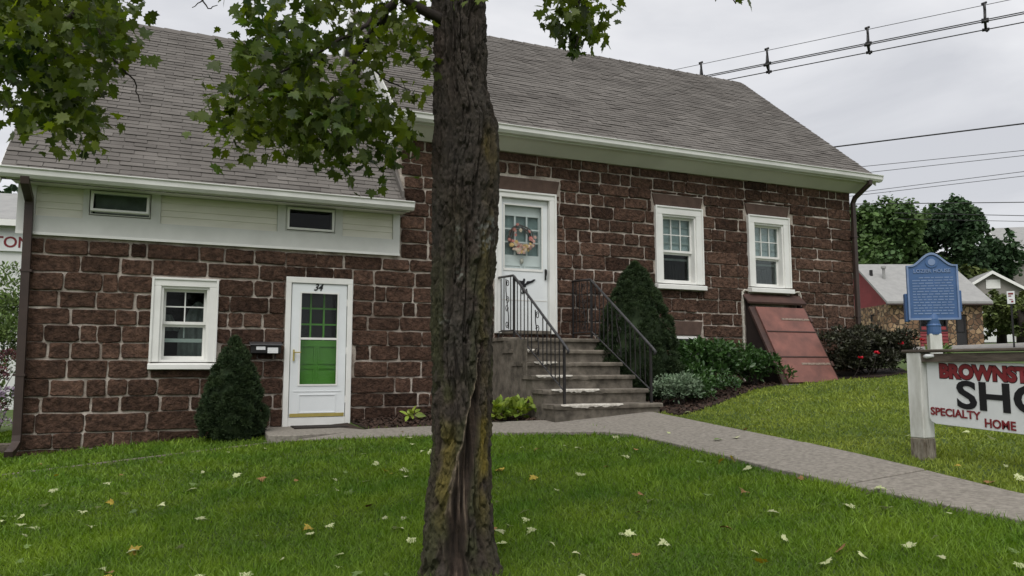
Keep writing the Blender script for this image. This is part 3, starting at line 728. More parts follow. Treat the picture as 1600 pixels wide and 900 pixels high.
MB().frame(ga + .0, gb - .0, .36, .63, -.036, -.0285, .02).build('kick_panel', M['door_white'], storm, bevel=.003, recalc=False)
MB().box(ga - .07, gb + .07, -.034, -.0285, .665, .675).build('kick_panel_line', M['door_white'], storm)
MB().box(a + .01, b - .01, -.036, -.0285, c + .002, c + .05).build('kick_strip', M['brass'], storm)
MB().box(ga, gb, -.016, -.012, gc, 1.405).build('pane', M['dglass'], storm); MB().box(ga, gb, -.016, -.012, 1.435, gd).build('pane', M['dglass'], storm)
MB().box(ga, gb, -.024, -.006, 1.405, 1.435).build('meeting_rail', M['white'], storm)
h = MB(); h.box(a + .035, a + .055, -.05, -.029, 1.10, 1.26); h.tube([(a + .045, -.04, 1.22), (a + .045, -.075, 1.22), (a + .14, -.08, 1.222)], .008)
h.build('handle', M['brass'], storm, smooth=False)
hb = MB()
for zz in (.5, 1.2, 1.9): hb.box(b + .001, b + .010, -.036, -.004, zz, zz + .1)
hb.build('hinge', M['soffit'], storm)
put_text('34', .12, M['black_paint'], door, ((a + b) / 2 - .085, -.031, d - .098), (1,0,0), (0,0,1), 'house_number', fit=(.135, .105), bold=.003, shear=.35)
# the green inner door
ia, ib = x0 + .08, x1 - .08; yi = .14
gi = MB(); gi.box(ia, ib, yi, yi + .045, z0 + .02, 1.40); gi.box(ia, ia + .11, yi, yi + .045, 1.40, z1); gi.box(ib - .11, ib, yi, yi + .045, 1.40, z1); gi.box(ia + .11, ib - .11, yi, yi + .045, 2.1, z1)
inner = gi.build('inner_door', M['green'], door, recalc=False)
for zz in (.42, .74, 1.06): MB().frame(ia + .1, (ia + ib) / 2 - .02, zz, zz + .27, yi - .014, yi - .001, .02).build('door_panel', M['green'], inner, recalc=False); MB().frame((ia + ib) / 2 + .02, ib - .1, zz, zz + .27, yi - .014, yi - .001, .02).build('door_panel', M['green'], inner, recalc=False)
for k in range(1, 3):
    xx = ia + .11 + (ib - ia - .22) * k / 3; MB().box(xx - .012, xx + .012, yi + .004, yi + .03, 1.40, 2.1).build('muntin', M['green'], inner)
    zz = 1.40 + .7 * k / 3; MB().box(ia + .11, ib - .11, yi + .008, yi + .026, zz - .012, zz + .012).build('muntin', M['green'], inner)
for k in range(3):
    for q_ in range(3): MB().box(ia + .11 + (ib - ia - .22) * q_ / 3, ia + .11 + (ib - ia - .22) * (q_ + 1) / 3 - .001, yi + .032, yi + .036, 1.4 + .7 * k / 3, 1.4 + .7 * (k + 1) / 3 - .001).build('pane', M['glass'], inner)

# main door ------------------------------------------------------------------
x0, x1, z0, z1 = OPEN['mdoor']
dr = MB()
dr.box(x0, x0 + .11, -.06, .12, z0, z1 - .1); dr.box(x1 - .11, x1, -.06, .12, z0, z1 - .1); dr.box(x0, x1, -.06, .12, z1 - .1, z1)
mdoor = dr.build('door', M['white'], house, bevel=.006, seg=2, recalc=False)
MB().box(x0 - .012, x0 + .02, -.08, -.062, z0, z1 + .012).box(x1 - .02, x1 + .012, -.08, -.062, z0, z1 + .012).box(x0 + .021, x1 - .021, -.08, -.062, z1 - .02, z1 + .012).build('backband', M['white'], mdoor, bevel=.004)
MB().box(x0 + .11, x1 - .11, -.05, .12, z0, z0 + .05).build('threshold', M['concrete'], mdoor)
a, b, c, d = x0 + .118, x1 - .118, z0 + .055, z1 - .108
ga, gb, gc, gd = a + .06, b - .1, 2.60, 3.66
st = MB().box(a, ga, .02, .055, c, d).box(gb, b, .02, .055, c, d).box(ga, gb, .02, .055, gd, d).box(ga, gb, .02, .055, c, gc).build('storm_door', M['door_white'], mdoor, recalc=False)
MB().frame(ga - .012, gb + .012, gc - .03, gd + .012, .010, .0195, .024, b=.04).build('glass_trim', M['white'], st, recalc=False)
MB().box(a + .02, b - .02, .0155, .0195, 2.085, 2.10).build('panel_line', M['soffit'], st)
MB().box(ga, gb, .034, .038, gc, gd).build('pane', M['dglass'], st)
h = MB(); h.box(b - .055, b - .03, -.0, .0195, 2.44, 2.62); h.tube([(b - .042, .01, 2.6), (b - .042, -.03, 2.6), (b - .045, -.04, 2.54), (b - .06, -.035, 2.48)], .009); h.build('handle', M['black'], st)
# inner white door with nine lights
yi = .105; ia, ib = x0 + .08, x1 - .08
la, lb, lc, ld = ia + .12, ib - .16, 2.84, 3.49
inn = MB().box(ia, la, yi, yi + .045, z0, z1).box(lb, ib, yi, yi + .045, z0, z1).box(la, lb, yi, yi + .045, ld, z1).box(la, lb, yi, yi + .045, z0, lc).build('inner_door', M['door_white'], mdoor, recalc=False)
for k in range(1, 3):
    xx = la + (lb - la) * k / 3; MB().box(xx - .012, xx + .012, yi + .002, yi + .03, lc, ld).build('muntin', M['door_white'], inn)
    zz = lc + (ld - lc) * k / 3; MB().box(la, lb, yi + .006, yi + .026, zz - .012, zz + .012).build('muntin', M['door_white'], inn)
for k in range(3):
    for q_ in range(3): MB().box(la + (lb - la) * q_ / 3, la + (lb - la) * (q_ + 1) / 3 - .001, yi + .032, yi + .036, lc + (ld - lc) * k / 3, lc + (ld - lc) * (k + 1) / 3 - .001).build('pane', M['glass'], inn)
MB().box(la - .02, lb + .02, yi + .06, yi + .07, lc - .02, ld + .02).build('curtain', M['blind'], inn)
for a2, b2 in ((ia + .12, (ia + ib) / 2 - .03), ((ia + ib) / 2 + .03, ib - .12)): MB().frame(a2, b2, 1.9, 2.68, yi - .012, yi - .001, .02).build('door_panel', M['door_white'], inn, recalc=False)
kn = MB(); kn.lathe([(.012, 0), (.03, .01), (.03, .07), (.01, .09)], ((ia + ib) / 2 - .02, yi - .03, 2.70), 10); kn.build('knocker', M['chip'], inn, smooth=True)
MB().box(x1 - .19, x1 - .17, .1, .14, 2.72, 2.78).build('lock', M['black'], inn)
# eagle and number on the storm door
E_ = [(0,.0),(.03,.02),(.05,.05),(.11,.055),(.17,.085),(.20,.08),(.15,.035),(.08,.005),(.03,-.02),(.02,-.05),(-.02,-.05),(-.03,-.02),(-.08,.005),(-.15,.035),(-.20,.08),(-.17,.085),(-.11,.055),(-.05,.05),(-.025,.055),(-.02,.085),(.0,.09),(.012,.075),(.005,.05)]
ex = (a + b) / 2 - .0
MB().ext([(ex + px, .006, 2.36 + pz) for px, pz in E_], (0, .0138, 0)).build('eagle_emblem', M['black_paint'], st)
put_text('34', .1, M['black_paint'], st, (ex - .055, .012, 2.20), (1,0,0), (0,0,1), 'house_number', fit=(.11, .085), bold=.003)
# wreath on the inner door
wr = thing('door_wreath', 'round twig wreath with pink, coral and yellow silk flowers on white door', 'wreath', (ex - .03, .12, 3.12))
WC = Vector((ex - .03, .082, 3.12))
rg = MB()
for k in range(16):
    ph = rnd.uniform(0, 6.28); rr = .19 + rnd.uniform(-.035, .035); oy = rnd.uniform(-.02, .03); L = rnd.uniform(2.5, 5)
    rg.tube([WC + Vector((math.cos(ph + L * i / 14) * (rr + .012 * math.sin(i * 1.7 + k)), oy + .012 * math.sin(i + k), math.sin(ph + L * i / 14) * (rr + .01 * math.cos(i * 1.3)))) for i in range(15)], .006, 5)
rg.build('twig_ring', M['twig'], wr)
fm = []
for i in range(6):
    mb = MB(); np_ = 7
    for k in range(np_):
        t = 2 * math.pi * k / np_; u = Vector((math.cos(t), 0, math.sin(t))); s_ = Vector((-math.sin(t), 0, math.cos(t)))
        mb.add([(0, 0, 0), u * .022 + s_ * .014 - Vector((0, .012, 0)), u * .042 - Vector((0, .004, 0)), u * .022 - s_ * .014 - Vector((0, .012, 0))], [(0, 1, 2, 3)])
    mb.lathe([(.001, -.01), (.012, -.004), (.011, .006), (.001, .01)], (0, -.01, 0), 7)
    me = mb.mesh('flower', Vector((0, 0, 0))); me.materials.append(M['fl%d' % i]); fm.append(me)
for k in range(58):
    t = math.radians(rnd.gauss(-90, 58)); r_ = .19 + rnd.uniform(-.065, .06)
    dx = math.cos(t) * r_
    col_i = rnd.choice([0, 0, 4, 1]) if abs(dx) > .13 and math.sin(t) > -.5 else rnd.choice([1, 3, 2, 5, 3, 0])
    if abs(dx) < .07: col_i = rnd.choice([2, 2, 5, 1])
    o = bpy.data.objects.new('flower', fm[col_i]); place(o, WC + Vector((dx, -.03 - rnd.uniform(0, .03), math.sin(t) * r_)), wr)
    o.rotation_euler = (rnd.uniform(-.5, .5), rnd.uniform(0, 6), rnd.uniform(-.5, .5)); s_ = rnd.uniform(.7, 1.05); o.scale = (s_, s_, s_)

# downspouts -------------------------------------------------------------------
def rect_tube(path, w, d, name, m, parent):
    mb = MB(); path = [Vector(p) for p in path]; n = len(path); vs = []
    for i, p in enumerate(path):
        t = (path[min(i+1, n-1)] - path[max(i-1, 0)]).normalized(); sx = Vector((1, 0, 0)); sy = t.cross(sx).normalized()
        for a_, b_ in ((-1,-1),(1,-1),(1,1),(-1,1)): vs.append(p + sx * a_ * w / 2 + sy * b_ * d / 2)
    fs = [(4*i+k, 4*i+(k+1)%4, 4*i+4+(k+1)%4, 4*i+4+k) for i in range(n-1) for k in range(4)] + [(3,2,1,0), tuple(range(4*n-4, 4*n))]
    mb.add(vs, fs); return mb.build(name, m, parent, bevel=.008, seg=2)
ds = rect_tube([(-1.79, -.49, 3.33), (-1.79, -.49, 3.27), (-1.79, -.13, 3.12), (-1.79, -.105, 3.05), (-1.76, -.105, .18), (-1.76, -.13, .08), (-1.78, -.25, .0), (-1.80, -.34, -.03)], .095, .075, 'downspout', M['brown'], house)
for zz in (2.2, .9): MB().box(-1.84, -1.71, -.15, -.003, zz, zz + .03).build('strap', M['brown'], ds)
ds = rect_tube([(12.40, -.49, 4.69), (12.40, -.49, 4.62), (12.37, -.14, 4.40), (12.36, -.09, 4.30), (12.36, -.09, .85)], .085, .07, 'downspout', M['brown'], house)
for zz in (3.6, 2.0): MB().box(12.30, 12.42, -.13, -.003, zz, zz + .03).build('strap', M['brown'], ds)
MB().box(12.44, 12.47, .0, .05, .9, 3.35).build('conduit', M['white'], house)

# mailbox, mat ------------------------------------------------------------------
mb_ = thing('mailbox', 'black wall mailbox with white paper notes on brownstone beside green door', 'mailbox', (1.13, -.03, 1.13))
MB().ext([(.93, -.035, 1.20), (.93, -.16, 1.20), (.93, -.16, 1.33), (.93, -.035, 1.36)], (.40, 0, 0)).build('box', M['black'], mb_, bevel=.008)
MB().ext([(.915, -.033, 1.365), (.915, -.175, 1.332), (.915, -.182, 1.315), (.915, -.172, 1.315), (.915, -.033, 1.345)], (.43, 0, 0)).build('lid', M['rail'], mb_)
MB().box(1.00, 1.12, -.168, -.1605, 1.25, 1.295).build('note', M['paper'], mb_); MB().box(1.15, 1.29, -.170, -.1605, 1.205, 1.282).build('note', M['paper'], mb_)
MB().tube([(1.02, -.10, 1.20), (1.02, -.13, 1.13), (1.08, -.17, 1.11), (1.2, -.17, 1.11), (1.26, -.13, 1.13), (1.26, -.10, 1.20)], .005, 6).build('newspaper_hook', M['black'], mb_)
zt = G(1.85, -.3) + .0755
dm = MB(); v = [(1.5, -.06), (2.24, -.06), (2.24, -.5), (1.5, -.5)]
dm.add([(x, y, .178) for x, y in v] + [(x, y, .196) for x, y in v], [(0,1,2,3)[::-1],(4,5,6,7),(0,1,5,4),(1,2,6,5),(2,3,7,6),(3,0,4,7)])
tag(dm.build('door_mat', M['mat'], bevel=.003), 'thin dark rubber mat on concrete slab before the green door', 'door mat')

# ------------------------------------------------------------------ concrete stairs
SX0, SX1, SY1, RUN, RISE, Z1 = 4.46, 6.12, -2.40, .341, .187, .526
stairs = thing('concrete_stairs', 'six worn concrete steps with chipped pale edges leading to the main door', 'stairs', (5.29, -1.2, .33))
for k in range(6):
    yf = SY1 + k * RUN; zt = Z1 + k * RISE
    wx0 = SX0 + .0 * k
    body = MB().box(wx0 + .03, SX1 - .03, yf + .035, (-.004 if k == 5 else yf + RUN + .034), (.1 if k == 0 else zt - RISE), zt - .055)
    tr_y1 = -.004 if k == 5 else yf + RUN + .037
    step = body.build('riser', M['concrete'], stairs, recalc=False)
    n = 28; vs = []; 
    prof = [(0, -.055), (-.002, -.03), (.0, -.012), (.012, 0)]
    for i in range(n + 1):
        x = wx0 + (SX1 - wx0) * i / n; ch = .0
        if .02 < i / n < .55 and k < 5: ch = max(0, rnd.gauss(.008, .012))
        for (dy, dz) in prof: vs.append((x, yf + dy + ch + rnd.uniform(0, .003), zt + dz - ch * .5))
        vs.append((x, tr_y1, zt)); vs.append((x, tr_y1, zt - .055))
    fs = [(i*6+q, (i+1)*6+q, (i+1)*6+(q+1)%6, i*6+(q+1)%6) for i in range(n) for q in range(6)] + [tuple(range(6))[::-1], tuple(range(n*6, n*6+6))]
    tread = MB().add(vs, fs).build('tread', M['concrete'], stairs)
    # spalled pale patches, wrapping the front edge
    if k < 5:
        pm = MB()
        sp = [(.06, .62), (.08, .52), (.04, .38), (.12, .34), (.05, .22)][k]
        m_ = 22; base = len(pm.v); top = []; 
        for i in range(m_ + 1):
            u = sp[0] + (sp[1] - sp[0]) * i / m_; x = wx0 + (SX1 - wx0) * u
            e_ = math.sin(math.pi * i / m_) ** .5
            top.append([(x, yf + .015 + e_ * (.10 + .07 * rnd.random()), zt + .004), (x, yf + .012, zt + .004), (x, yf - .006, zt - .010), (x, yf - .007, zt - .012 - e_ * (.012 + .03 * rnd.random() ** 2))])
        vs = [p for r_ in top for p in r_]; fs = [(i*4+q, (i+1)*4+q, (i+1)*4+q+1, i*4+q+1) for i in range(m_) for q in range(3)]
        pm.add(vs, fs).build('worn_edge', M['chip'], tread, recalc=False)
MB().box(SX0 + .02, SX0 + .034, SY1 + .9, -.004, .1, Z1 + 5 * RISE - .06).box(SX0 + .035, SX1 - .035, -.7 + .04, -.004, .1, 1.28).build('side_wall', M['concrete'], stairs, recalc=False)
# closed left flank under each step
fl = MB()
for k in range(1, 6): fl.box(SX0 + .031 - .0005 * k, SX0 + .06, SY1 + k * RUN + .036, SY1 + (k + 1) * RUN + .03 if k < 5 else -.004, .1, Z1 + (k - 1) * RISE - .0)
fl.build('flank', M['concrete'], stairs, recalc=False)
fr_ = MB()
for k in range(1, 6): fr_.box(SX1 - .06, SX1 - .031 + .0005 * k, SY1 + k * RUN + .036, SY1 + (k + 1) * RUN + .03 if k < 5 else -.004, .1, Z1 + (k - 1) * RISE - .0)
fr_.build('flank', M['concrete'], stairs, recalc=False)

def scroll(mb, x, y0, z0, y1, z1, r=.008):        # tall S-bar with four curls between two rails
    p0 = Vector((x, y0, z0)); p1 = Vector((x, y1, z1)); up = Vector((0, 0, 1))
    h = z1 - z0
    def C(yc, zc, rad, a0, a1, n=14):
        return [Vector((x, yc + rad * (1 - .62 * i / n) * math.cos(a0 + (a1 - a0) * i / n), zc + rad * (1 - .62 * i / n) * math.sin(a0 + (a1 - a0) * i / n))) for i in range(n + 1)]
    m = (p0 + p1) / 2; w = .055
    s1 = [Vector((x, m.y + w * .9, m.z + h * .38)), Vector((x, m.y + w * .2, m.z + h * .12)), Vector((x, m.y - w * .9, m.z - h * .36))]
    mb.tube([Vector((x, m.y + w, z1 - .02)), Vector((x, m.y + w * .95, m.z + h * .25)), Vector((x, m.y, m.z)), Vector((x, m.y - w * .95, m.z - h * .25)), Vector((x, m.y - w, z0 + .02))], r, 6)
    for yc, zc, sg in ((m.y - .01, z1 - .10, 1), (m.y - .015, m.z + .06, 1), (m.y + .015, m.z - .06, -1), (m.y + .01, z0 + .10, -1)):
        mb.tube(C(yc, zc, .058, 0 if sg > 0 else math.pi, (2.6 * math.pi if sg > 0 else 3.6 * math.pi)), r * .8, 5)
def railing(x, label):
    z5 = Z1 + 5 * RISE
    yA, zA = -.66, z5; yB, zB = -2.30, Z1
    hA = 2.405; hB = 1.27
    r = thing('iron_railing', label, 'railing', (x, -1.4, zB))
    top = MB().tube([(x, -.03, hA + .03), (x, yA + .03, hA), (x, yA - .02, hA - .025), (x, yB - .06, hB + .0), (x, yB - .12, hB - .05), (x, yB - .10, hB - .085)], .019, 8)
    top.build('handrail', M['rail'], r, smooth=True)
    MB().tube([(x, -.03, zA + .11), (x, yA, zA + .11)], .010, 6).tube([(x, yA, zA + .11), (x, yB, zB + .17)], .010, 6).build('bottom_rail', M['rail'], r)
    for (yy, z0_, z1_) in ((yA, zA, hA - .005), (yB, zB, hB + .04)):
        MB().box(x - .015, x + .015, yy - .015, yy + .015, z0_ - .002, z1_).build('post', M['iron'], r)
    MB().box(x - .012, x + .012, -.055, -.03, zA, hA + .02).build('post', M['iron'], r)
    def rz(y): return (hA if y > yA else hA + (hB - hA) * (y - yA) / (yB - yA))
    def bz(y): return (zA + .11 if y > yA else zA + .11 + (zB + .17 - zA - .11) * (y - yA) / (yB - yA))
    ys = [-.15, -.27, -.53] + [yA - .125 * k for k in range(1, 13)]
    for i, yy in enumerate(ys):
        if yy < yB + .05: continue
        if i in (8, 9): continue
        MB().box(x - .006, x + .006, yy - .006, yy + .006, bz(yy) - .004, rz(yy)).build('baluster', M['iron'], r)
    for yy in (-.40, yA - .125 * 6.5):
        mb = MB(); scroll(mb, x, yy, bz(yy), yy, rz(yy)); mb.build('scroll', M['iron'], r)
    return r
railing(4.66, 'black wrought iron handrail with scrolls on the stair side nearer the green-glass door')
railing(6.00, 'black wrought iron handrail with scrolls beside the tall conical evergreen')

# ------------------------------------------------------------------ cellar bulkhead
bk = thing('cellar_door', 'sloping rusty red steel cellar door under the end window', 'cellar door', (10.3, -.45, .65))
bx0, bx1 = 9.61, 10.88
yt, zt, yb, zb = -.14, 2.17, -.96, .73
def slope(x, t, off=0):                           # point on the sloping plane, t 0 top .. 1 bottom, off outward
    p = Vector((x, yt + (yb - yt) * t, zt + (zb - zt) * t)); n = Vector((0, zb - zt, -(yb - yt))).normalized(); return p + n * off
for x in (bx0, bx1 - .04):
    MB().ext([(x, -.032, zb - .4), (x, -.032, 2.30), (x, yt + .03, zt - .0), (x, yb + .03, zb), (x, yb + .03, zb - .4)], (.04, 0, 0)).build('side_cheek', M['cheek'], bk)
def plate(x0, x1, t0, t1, o0, o1, name, m, parent, bevel=.004):
    return MB().add([slope(x0,t0,o0), slope(x1,t0,o0), slope(x1,t1,o0), slope(x0,t1,o0), slope(x0,t0,o1), slope(x1,t0,o1), slope(x1,t1,o1), slope(x0,t1,o1)],
             [(0,3,2,1),(4,5,6,7),(0,1,5,4),(1,2,6,5),(2,3,7,6),(3,0,4,7)]).build(name, m, parent, bevel=bevel)
plate(bx0 - .03, bx0 + .10, .03, 1.0, -.05, .0, 'frame_rail', M['rustdark'], bk); plate(bx1 - .10, bx1 + .03, .03, 1.0, -.05, .0, 'frame_rail', M['rustdark'], bk)
lf = plate(bx0 + .085, bx1 - .03, .045, .995, .004, .035, 'door_leaf', M['rust'], bk)
for t0, t1 in ((.36, .375), (.68, .695)): plate(bx0 + .09, bx1 - .035, t0, t1, .0355, .05, 'ridge', M['rustdark'], lf)
for t0 in (.19, .76):
    plate(bx0 + .55, bx1 - .02, t0, t0 + .028, .0355, .043, 'hinge_strap', M['strap'], lf)
    plate(bx1 - .045, bx1 + .005, t0 - .012, t0 + .05, .0355, .07, 'hinge_knuckle', M['rustdark'], lf)
MB().ext([(bx0 - .07, -.03, 2.375), (bx0 - .07, yt - .06, zt + .045), (bx0 - .07, yt - .045, zt + .005), (bx0 - .07, -.03, 2.34)], (bx1 - bx0 + .12, 0, 0)).build('top_plate', M['rustdark'], bk, bevel=.004)
MB().ext([(bx0 - .04, yb - .04, zb - .5), (bx0 - .04, yb - .04, zb - .005), (bx0 - .04, yb + .10, zb - .005), (bx0 - .04, yb + .10, zb - .5)], (bx1 - bx0 + .1, 0, 0)).build('sill', M['path'], bk)
MB().box(bx0 - .085, bx0 - .045, -.05, -.002, .75, 2.42).build('side_flashing', M['chip'], bk)
MB().tube([(bx0 - .06, -.04, 2.40), (bx0 - .02, -.05, 2.44), (bx0 + .06, -.05, 2.42)], .018, 6).tube([(bx1 - .1, -.05, 2.43), (bx1 + .02, -.05, 2.45), (bx1 + .05, -.05, 2.38), (bx1 + .07, -.045, 2.25)], .018, 6).build('sealant', M['chip'], bk)

# ------------------------------------------------------------------ shrubs
def cone_shrub(name, label, base, h, rad, n, m, lean=0):
    t = thing(name, label, 'shrub', (base[0], base[1], base[2]))
    MB().tube([(base[0], base[1], base[2] - .05), (base[0], base[1], base[2] + h * .8)], [.04, .01], 7).build('trunk', M['limb'], t)
    k = int(420 * (rad / .43) ** 1.2)
    def prof(u): return rad * np.clip((1 - u ** 1.9) ** .75 * np.clip(.70 + 1.6 * u, 0, 1), .04, None)
    bu = rng.uniform(0, 1, k) ** 1.15; ba = rng.uniform(0, 2 * np.pi, k); br = prof(bu) * rng.uniform(.80, 1.0, k) - .03
    bc = np.stack([base[0] + br * np.cos(ba), base[1] + br * np.sin(ba), base[2] + bu * h], 1); bs = rng.uniform(.055, .105, k) * (1 - .35 * bu) * (rad / .5) ** .4
    w_ = bs ** 2; ii = rng.choice(k, n, p=w_ / w_.sum())
    od = np.stack([np.cos(ba), np.sin(ba), np.full(k, .65)], 1)[ii]
    d_ = unit(n) + od * .9; d_ /= np.linalg.norm(d_, axis=1, keepdims=True)
    pos = bc[ii] + d_ * (bs[ii] * rng.uniform(.55, 1.0, n))[:, None]; pos[:, 2] = np.maximum(pos[:, 2], base[2] + .01)
    out = d_ + rng.normal(0, .4, (n, 3)) + np.array([[0, 0, .3]])
    core = [(max(.004, float(prof(np.array([q_]))[0]) * .74), q_ * h * .95) for q_ in np.linspace(0, 1, 14)]
    cm = MB().lathe(core, base, 22); cm.v = [p + Vector((rnd.gauss(0, .012), rnd.gauss(0, .012), rnd.gauss(0, .008))) for p in cm.v]
    cm.build('inner_foliage', M['spruce'], t)
    batch('foliage', TUFT[0], TUFT[1], pos, rot_dir(out, unit(n)), np.stack([rng.uniform(.06, .11, n), rng.uniform(.022, .05, n), rng.uniform(.06, .11, n)], 1), m, t, np.clip(rng.normal(1, .4, n), 0, 2))
    return t
cone_shrub('dwarf_spruce', 'small dark cone-shaped spruce below the mailbox', (.70, -.52, G(.7, -.52)), 1.30, .44, 26000, M['spruce'])
cone_shrub('dwarf_spruce', 'tall dense conical spruce beside the concrete steps', (6.70, -.85, G(6.70, -.85)), 2.16, .74, 56000, M['spruce'])

def leafy(name, label, clumps, n, m, size, parent_cat='shrub', shape=LEAF, stems=9, up=.35, base=None, flowers=None, asp=.8):
    """clumps: list of (x,y,z,r); leaves on and in the clumps, stems from the base"""
    c = np.array(clumps); base = base or (c[:,0].mean(), c[:,1].mean(), G(c[:,0].mean(), c[:,1].mean()))
    t = thing(name, label, parent_cat, base)
    mb = MB()
    for q in c[rng.choice(len(c), min(stems, len(c)), replace=False)]:
        p1 = Vector(q[:3]); p0 = Vector(base) + Vector((rnd.uniform(-.08, .08), rnd.uniform(-.08, .08), -.02)); mdl = p0.lerp(p1, .5) + Vector((0, 0, .05))
        mb.tube([p0, mdl, p1], [.012, .009, .004], 5)
    mb.build('stems', M['limb'], t)
    w = c[:, 3] ** 2; idx = rng.choice(len(c), n, p=w / w.sum())
    d = unit(n); d[:, 2] = np.abs(d[:, 2]) * 1.0 - .25 * (rng.random(n) < .35)
    rr = c[idx, 3] * rng.uniform(.55, 1.08, n) ** .6
    pos = c[idx, :3] + d * rr[:, None]
    pos[:, 2] = np.maximum(pos[:, 2], Gn(pos[:, 0], pos[:, 1]) + .01)
    dirs = d + rng.normal(0, .55, (n, 3)); dirs[:, 2] += up * .3
    nr = d * .5 + np.array([[0, 0, up]]) + rng.normal(0, .35, (n, 3))
    s = size * rng.uniform(.65, 1.25, n)
    R = rot_dir(dirs, nr)
    batch('foliage', shape[0], shape[1], pos, R, np.stack([s * asp, s, s], 1), m, t, np.clip(rng.normal(1, .42, n), 0, 2))
    if flowers:
        cn = MB()
        for p in flowers: cn.tube([(p[0] - .12, p[1] + .15, p[2] - .45), (p[0] - .03, p[1] + .04, p[2] - .2), p], [.006, .005, .003], 5)
        cn.build('canes', M['limb'], t)
        for p in flowers:
            k = 16; a = rng.uniform(0, 6.28, k); dd = np.stack([np.cos(a), np.sin(a), rng.uniform(-.1, 1.2, k)], 1)
            batch('bloom', LEAF[0], LEAF[1], np.repeat(np.array([p]), k, 0) + dd * .008, rot_dir(dd, unit(k)), np.full((k, 3), .048) * np.array([1.3, 1, 1]), M['petal'], t)
    return t
def clump_row(pts, n, spread, rad):
    out = []
    for i in range(n):
        (xa, ya, za), (xb, yb_, zb_) = rnd.choice(list(zip(pts[:-1], pts[1:]))); u = rnd.random()
        x, y = xa + (xb - xa) * u + rnd.gauss(0, spread), ya + (yb_ - ya) * u + rnd.gauss(0, spread)
        out.append((x, y, G(x, y) + (za + (zb_ - za) * u) * rnd.uniform(.35, 1), rad * rnd.uniform(.7, 1.25)))
    return out
leafy('rhododendron', 'glossy green broadleaf shrub in the bed before the basement window', clump_row([(7.5, -.75, .62), (8.2, -.65, .72), (8.8, -.6, .62)], 46, .2, .2), 5200, M['rhodo'], .09)
leafy('rhododendron', 'low broadleaf shrub against the dark side of the cellar door', clump_row([(8.9, -.6, .5), (9.15, -.62, .5), (9.4, -.9, .34)], 22, .10, .15), 2200, M['rhodo'], .085)
leafy('variegated_shrub', 'small silvery variegated shrub at the foot of the concrete steps', clump_row([(6.45, -2.05, .32), (6.85, -1.9, .36)], 18, .12, .15), 2400, M['silver'], .05)
leafy('groundcover_shrub', 'low light green leafy plant between silvery shrub and mulch', clump_row([(6.9, -1.95, .2), (7.3, -1.7, .3), (8.3, -1.15, .3)], 28, .12, .13), 3000, M['rhodo'], .055)
leafy('hosta_plant', 'yellow-green broadleaf perennial beside the concrete stair flank', clump_row([(4.0, -1.75, .18), (4.3, -1.8, .2)], 8, .1, .12), 240, M['hosta'], .14, 'plant', stems=3, asp=.9)
leafy('hosta_plant', 'small curled yellow-green sprout in the mulch by the wall', [(3.05, -.75, G(3.05, -.75) + .10, .07)], 16, M['hosta'], .14, 'plant', stems=1)
def rose_clumps():
    out = []
    for i in range(70):
        x = rnd.uniform(11.0, 12.75); y = rnd.uniform(-1.2, -.3); z = G(x, y) + rnd.uniform(.1, .88 - .35 * abs(x - 11.75)); out.append((x, y, z, rnd.uniform(.13, .24)))
    return out
FLW = [(12.48, -1.12, 1.59), (12.19, -1.19, 1.44), (12.68, -1.09, 1.56), (12.89, -1.07, 1.52), (11.32, -1.4, 1.26), (12.48, -1.01, 1.62), (11.03, -1.31, 1.17)]
leafy('rose_bush', 'dark leafy rose bush with scattered red blooms beyond the cellar door', rose_clumps(), 13000, M['rose'], .072, flowers=FLW)
leafy('lilies_clump', 'light green strappy clump growing beside the rose bush', clump_row([(12.75, -1.4, .3), (13.1, -1.2, .35)], 9, .1, .15), 800, M['shrub_light'], .12, 'plant', asp=.5)
lg = MB().tube([(12.0, -1.72, G(12, -1.7) + .06), (12.4, -1.72, G(12.4, -1.7) + .11), (12.8, -1.8, G(12.8, -1.8) + .09), (13.1, -1.95, G(13.1, -1.95) + .05)], [.05, .06, .06, .055], 10)
tag(lg.build('landscape_log', M['post_rot'], smooth=True), 'weathered grey log edging the bed next to rose bush', 'log')
leafy('garden_shrub', 'light green bush growing past the downspout corner of the wing', [(-3.0 + rnd.uniform(-.7, .5), 4.8 + rnd.uniform(-.6, .6), .3 + rnd.uniform(0, 2.3), rnd.uniform(.25, .4)) for _ in range(44)], 11000, M['shrub_light'], .075, base=(-3.1, 4.6, G(-3.1, 4.6)))
leafy('purple_shrub', 'dark red-leaved shrub low behind the downspout corner', [(-2.75 + rnd.uniform(-.4, .25), 3.2 + rnd.uniform(-.4, .4), .2 + rnd.uniform(0, .95), rnd.uniform(.12, .2)) for _ in range(18)], 2200, M['purple'], .06, base=(-2.75, 3.2, G(-2.75, 3.2)))
leafy('lilac_flower_shrub', 'small shrub with pale lilac flower heads by the wall corner', [(-2.45 + rnd.uniform(-.25, .2), 2.2 + rnd.uniform(-.3, .3), .1 + rnd.uniform(0, .55), rnd.uniform(.08, .15)) for _ in range(12)], 1000, M['lilac'], .05, base=(-2.45, 2.2, G(-2.45, 2.2)))
tag(MB().box(-3.6, -1.86, .55, .75, -.25, .02).build('landscape_timber', M['beam'], bevel=.01), 'brown timber edging on the ground past the wing corner', 'timber')

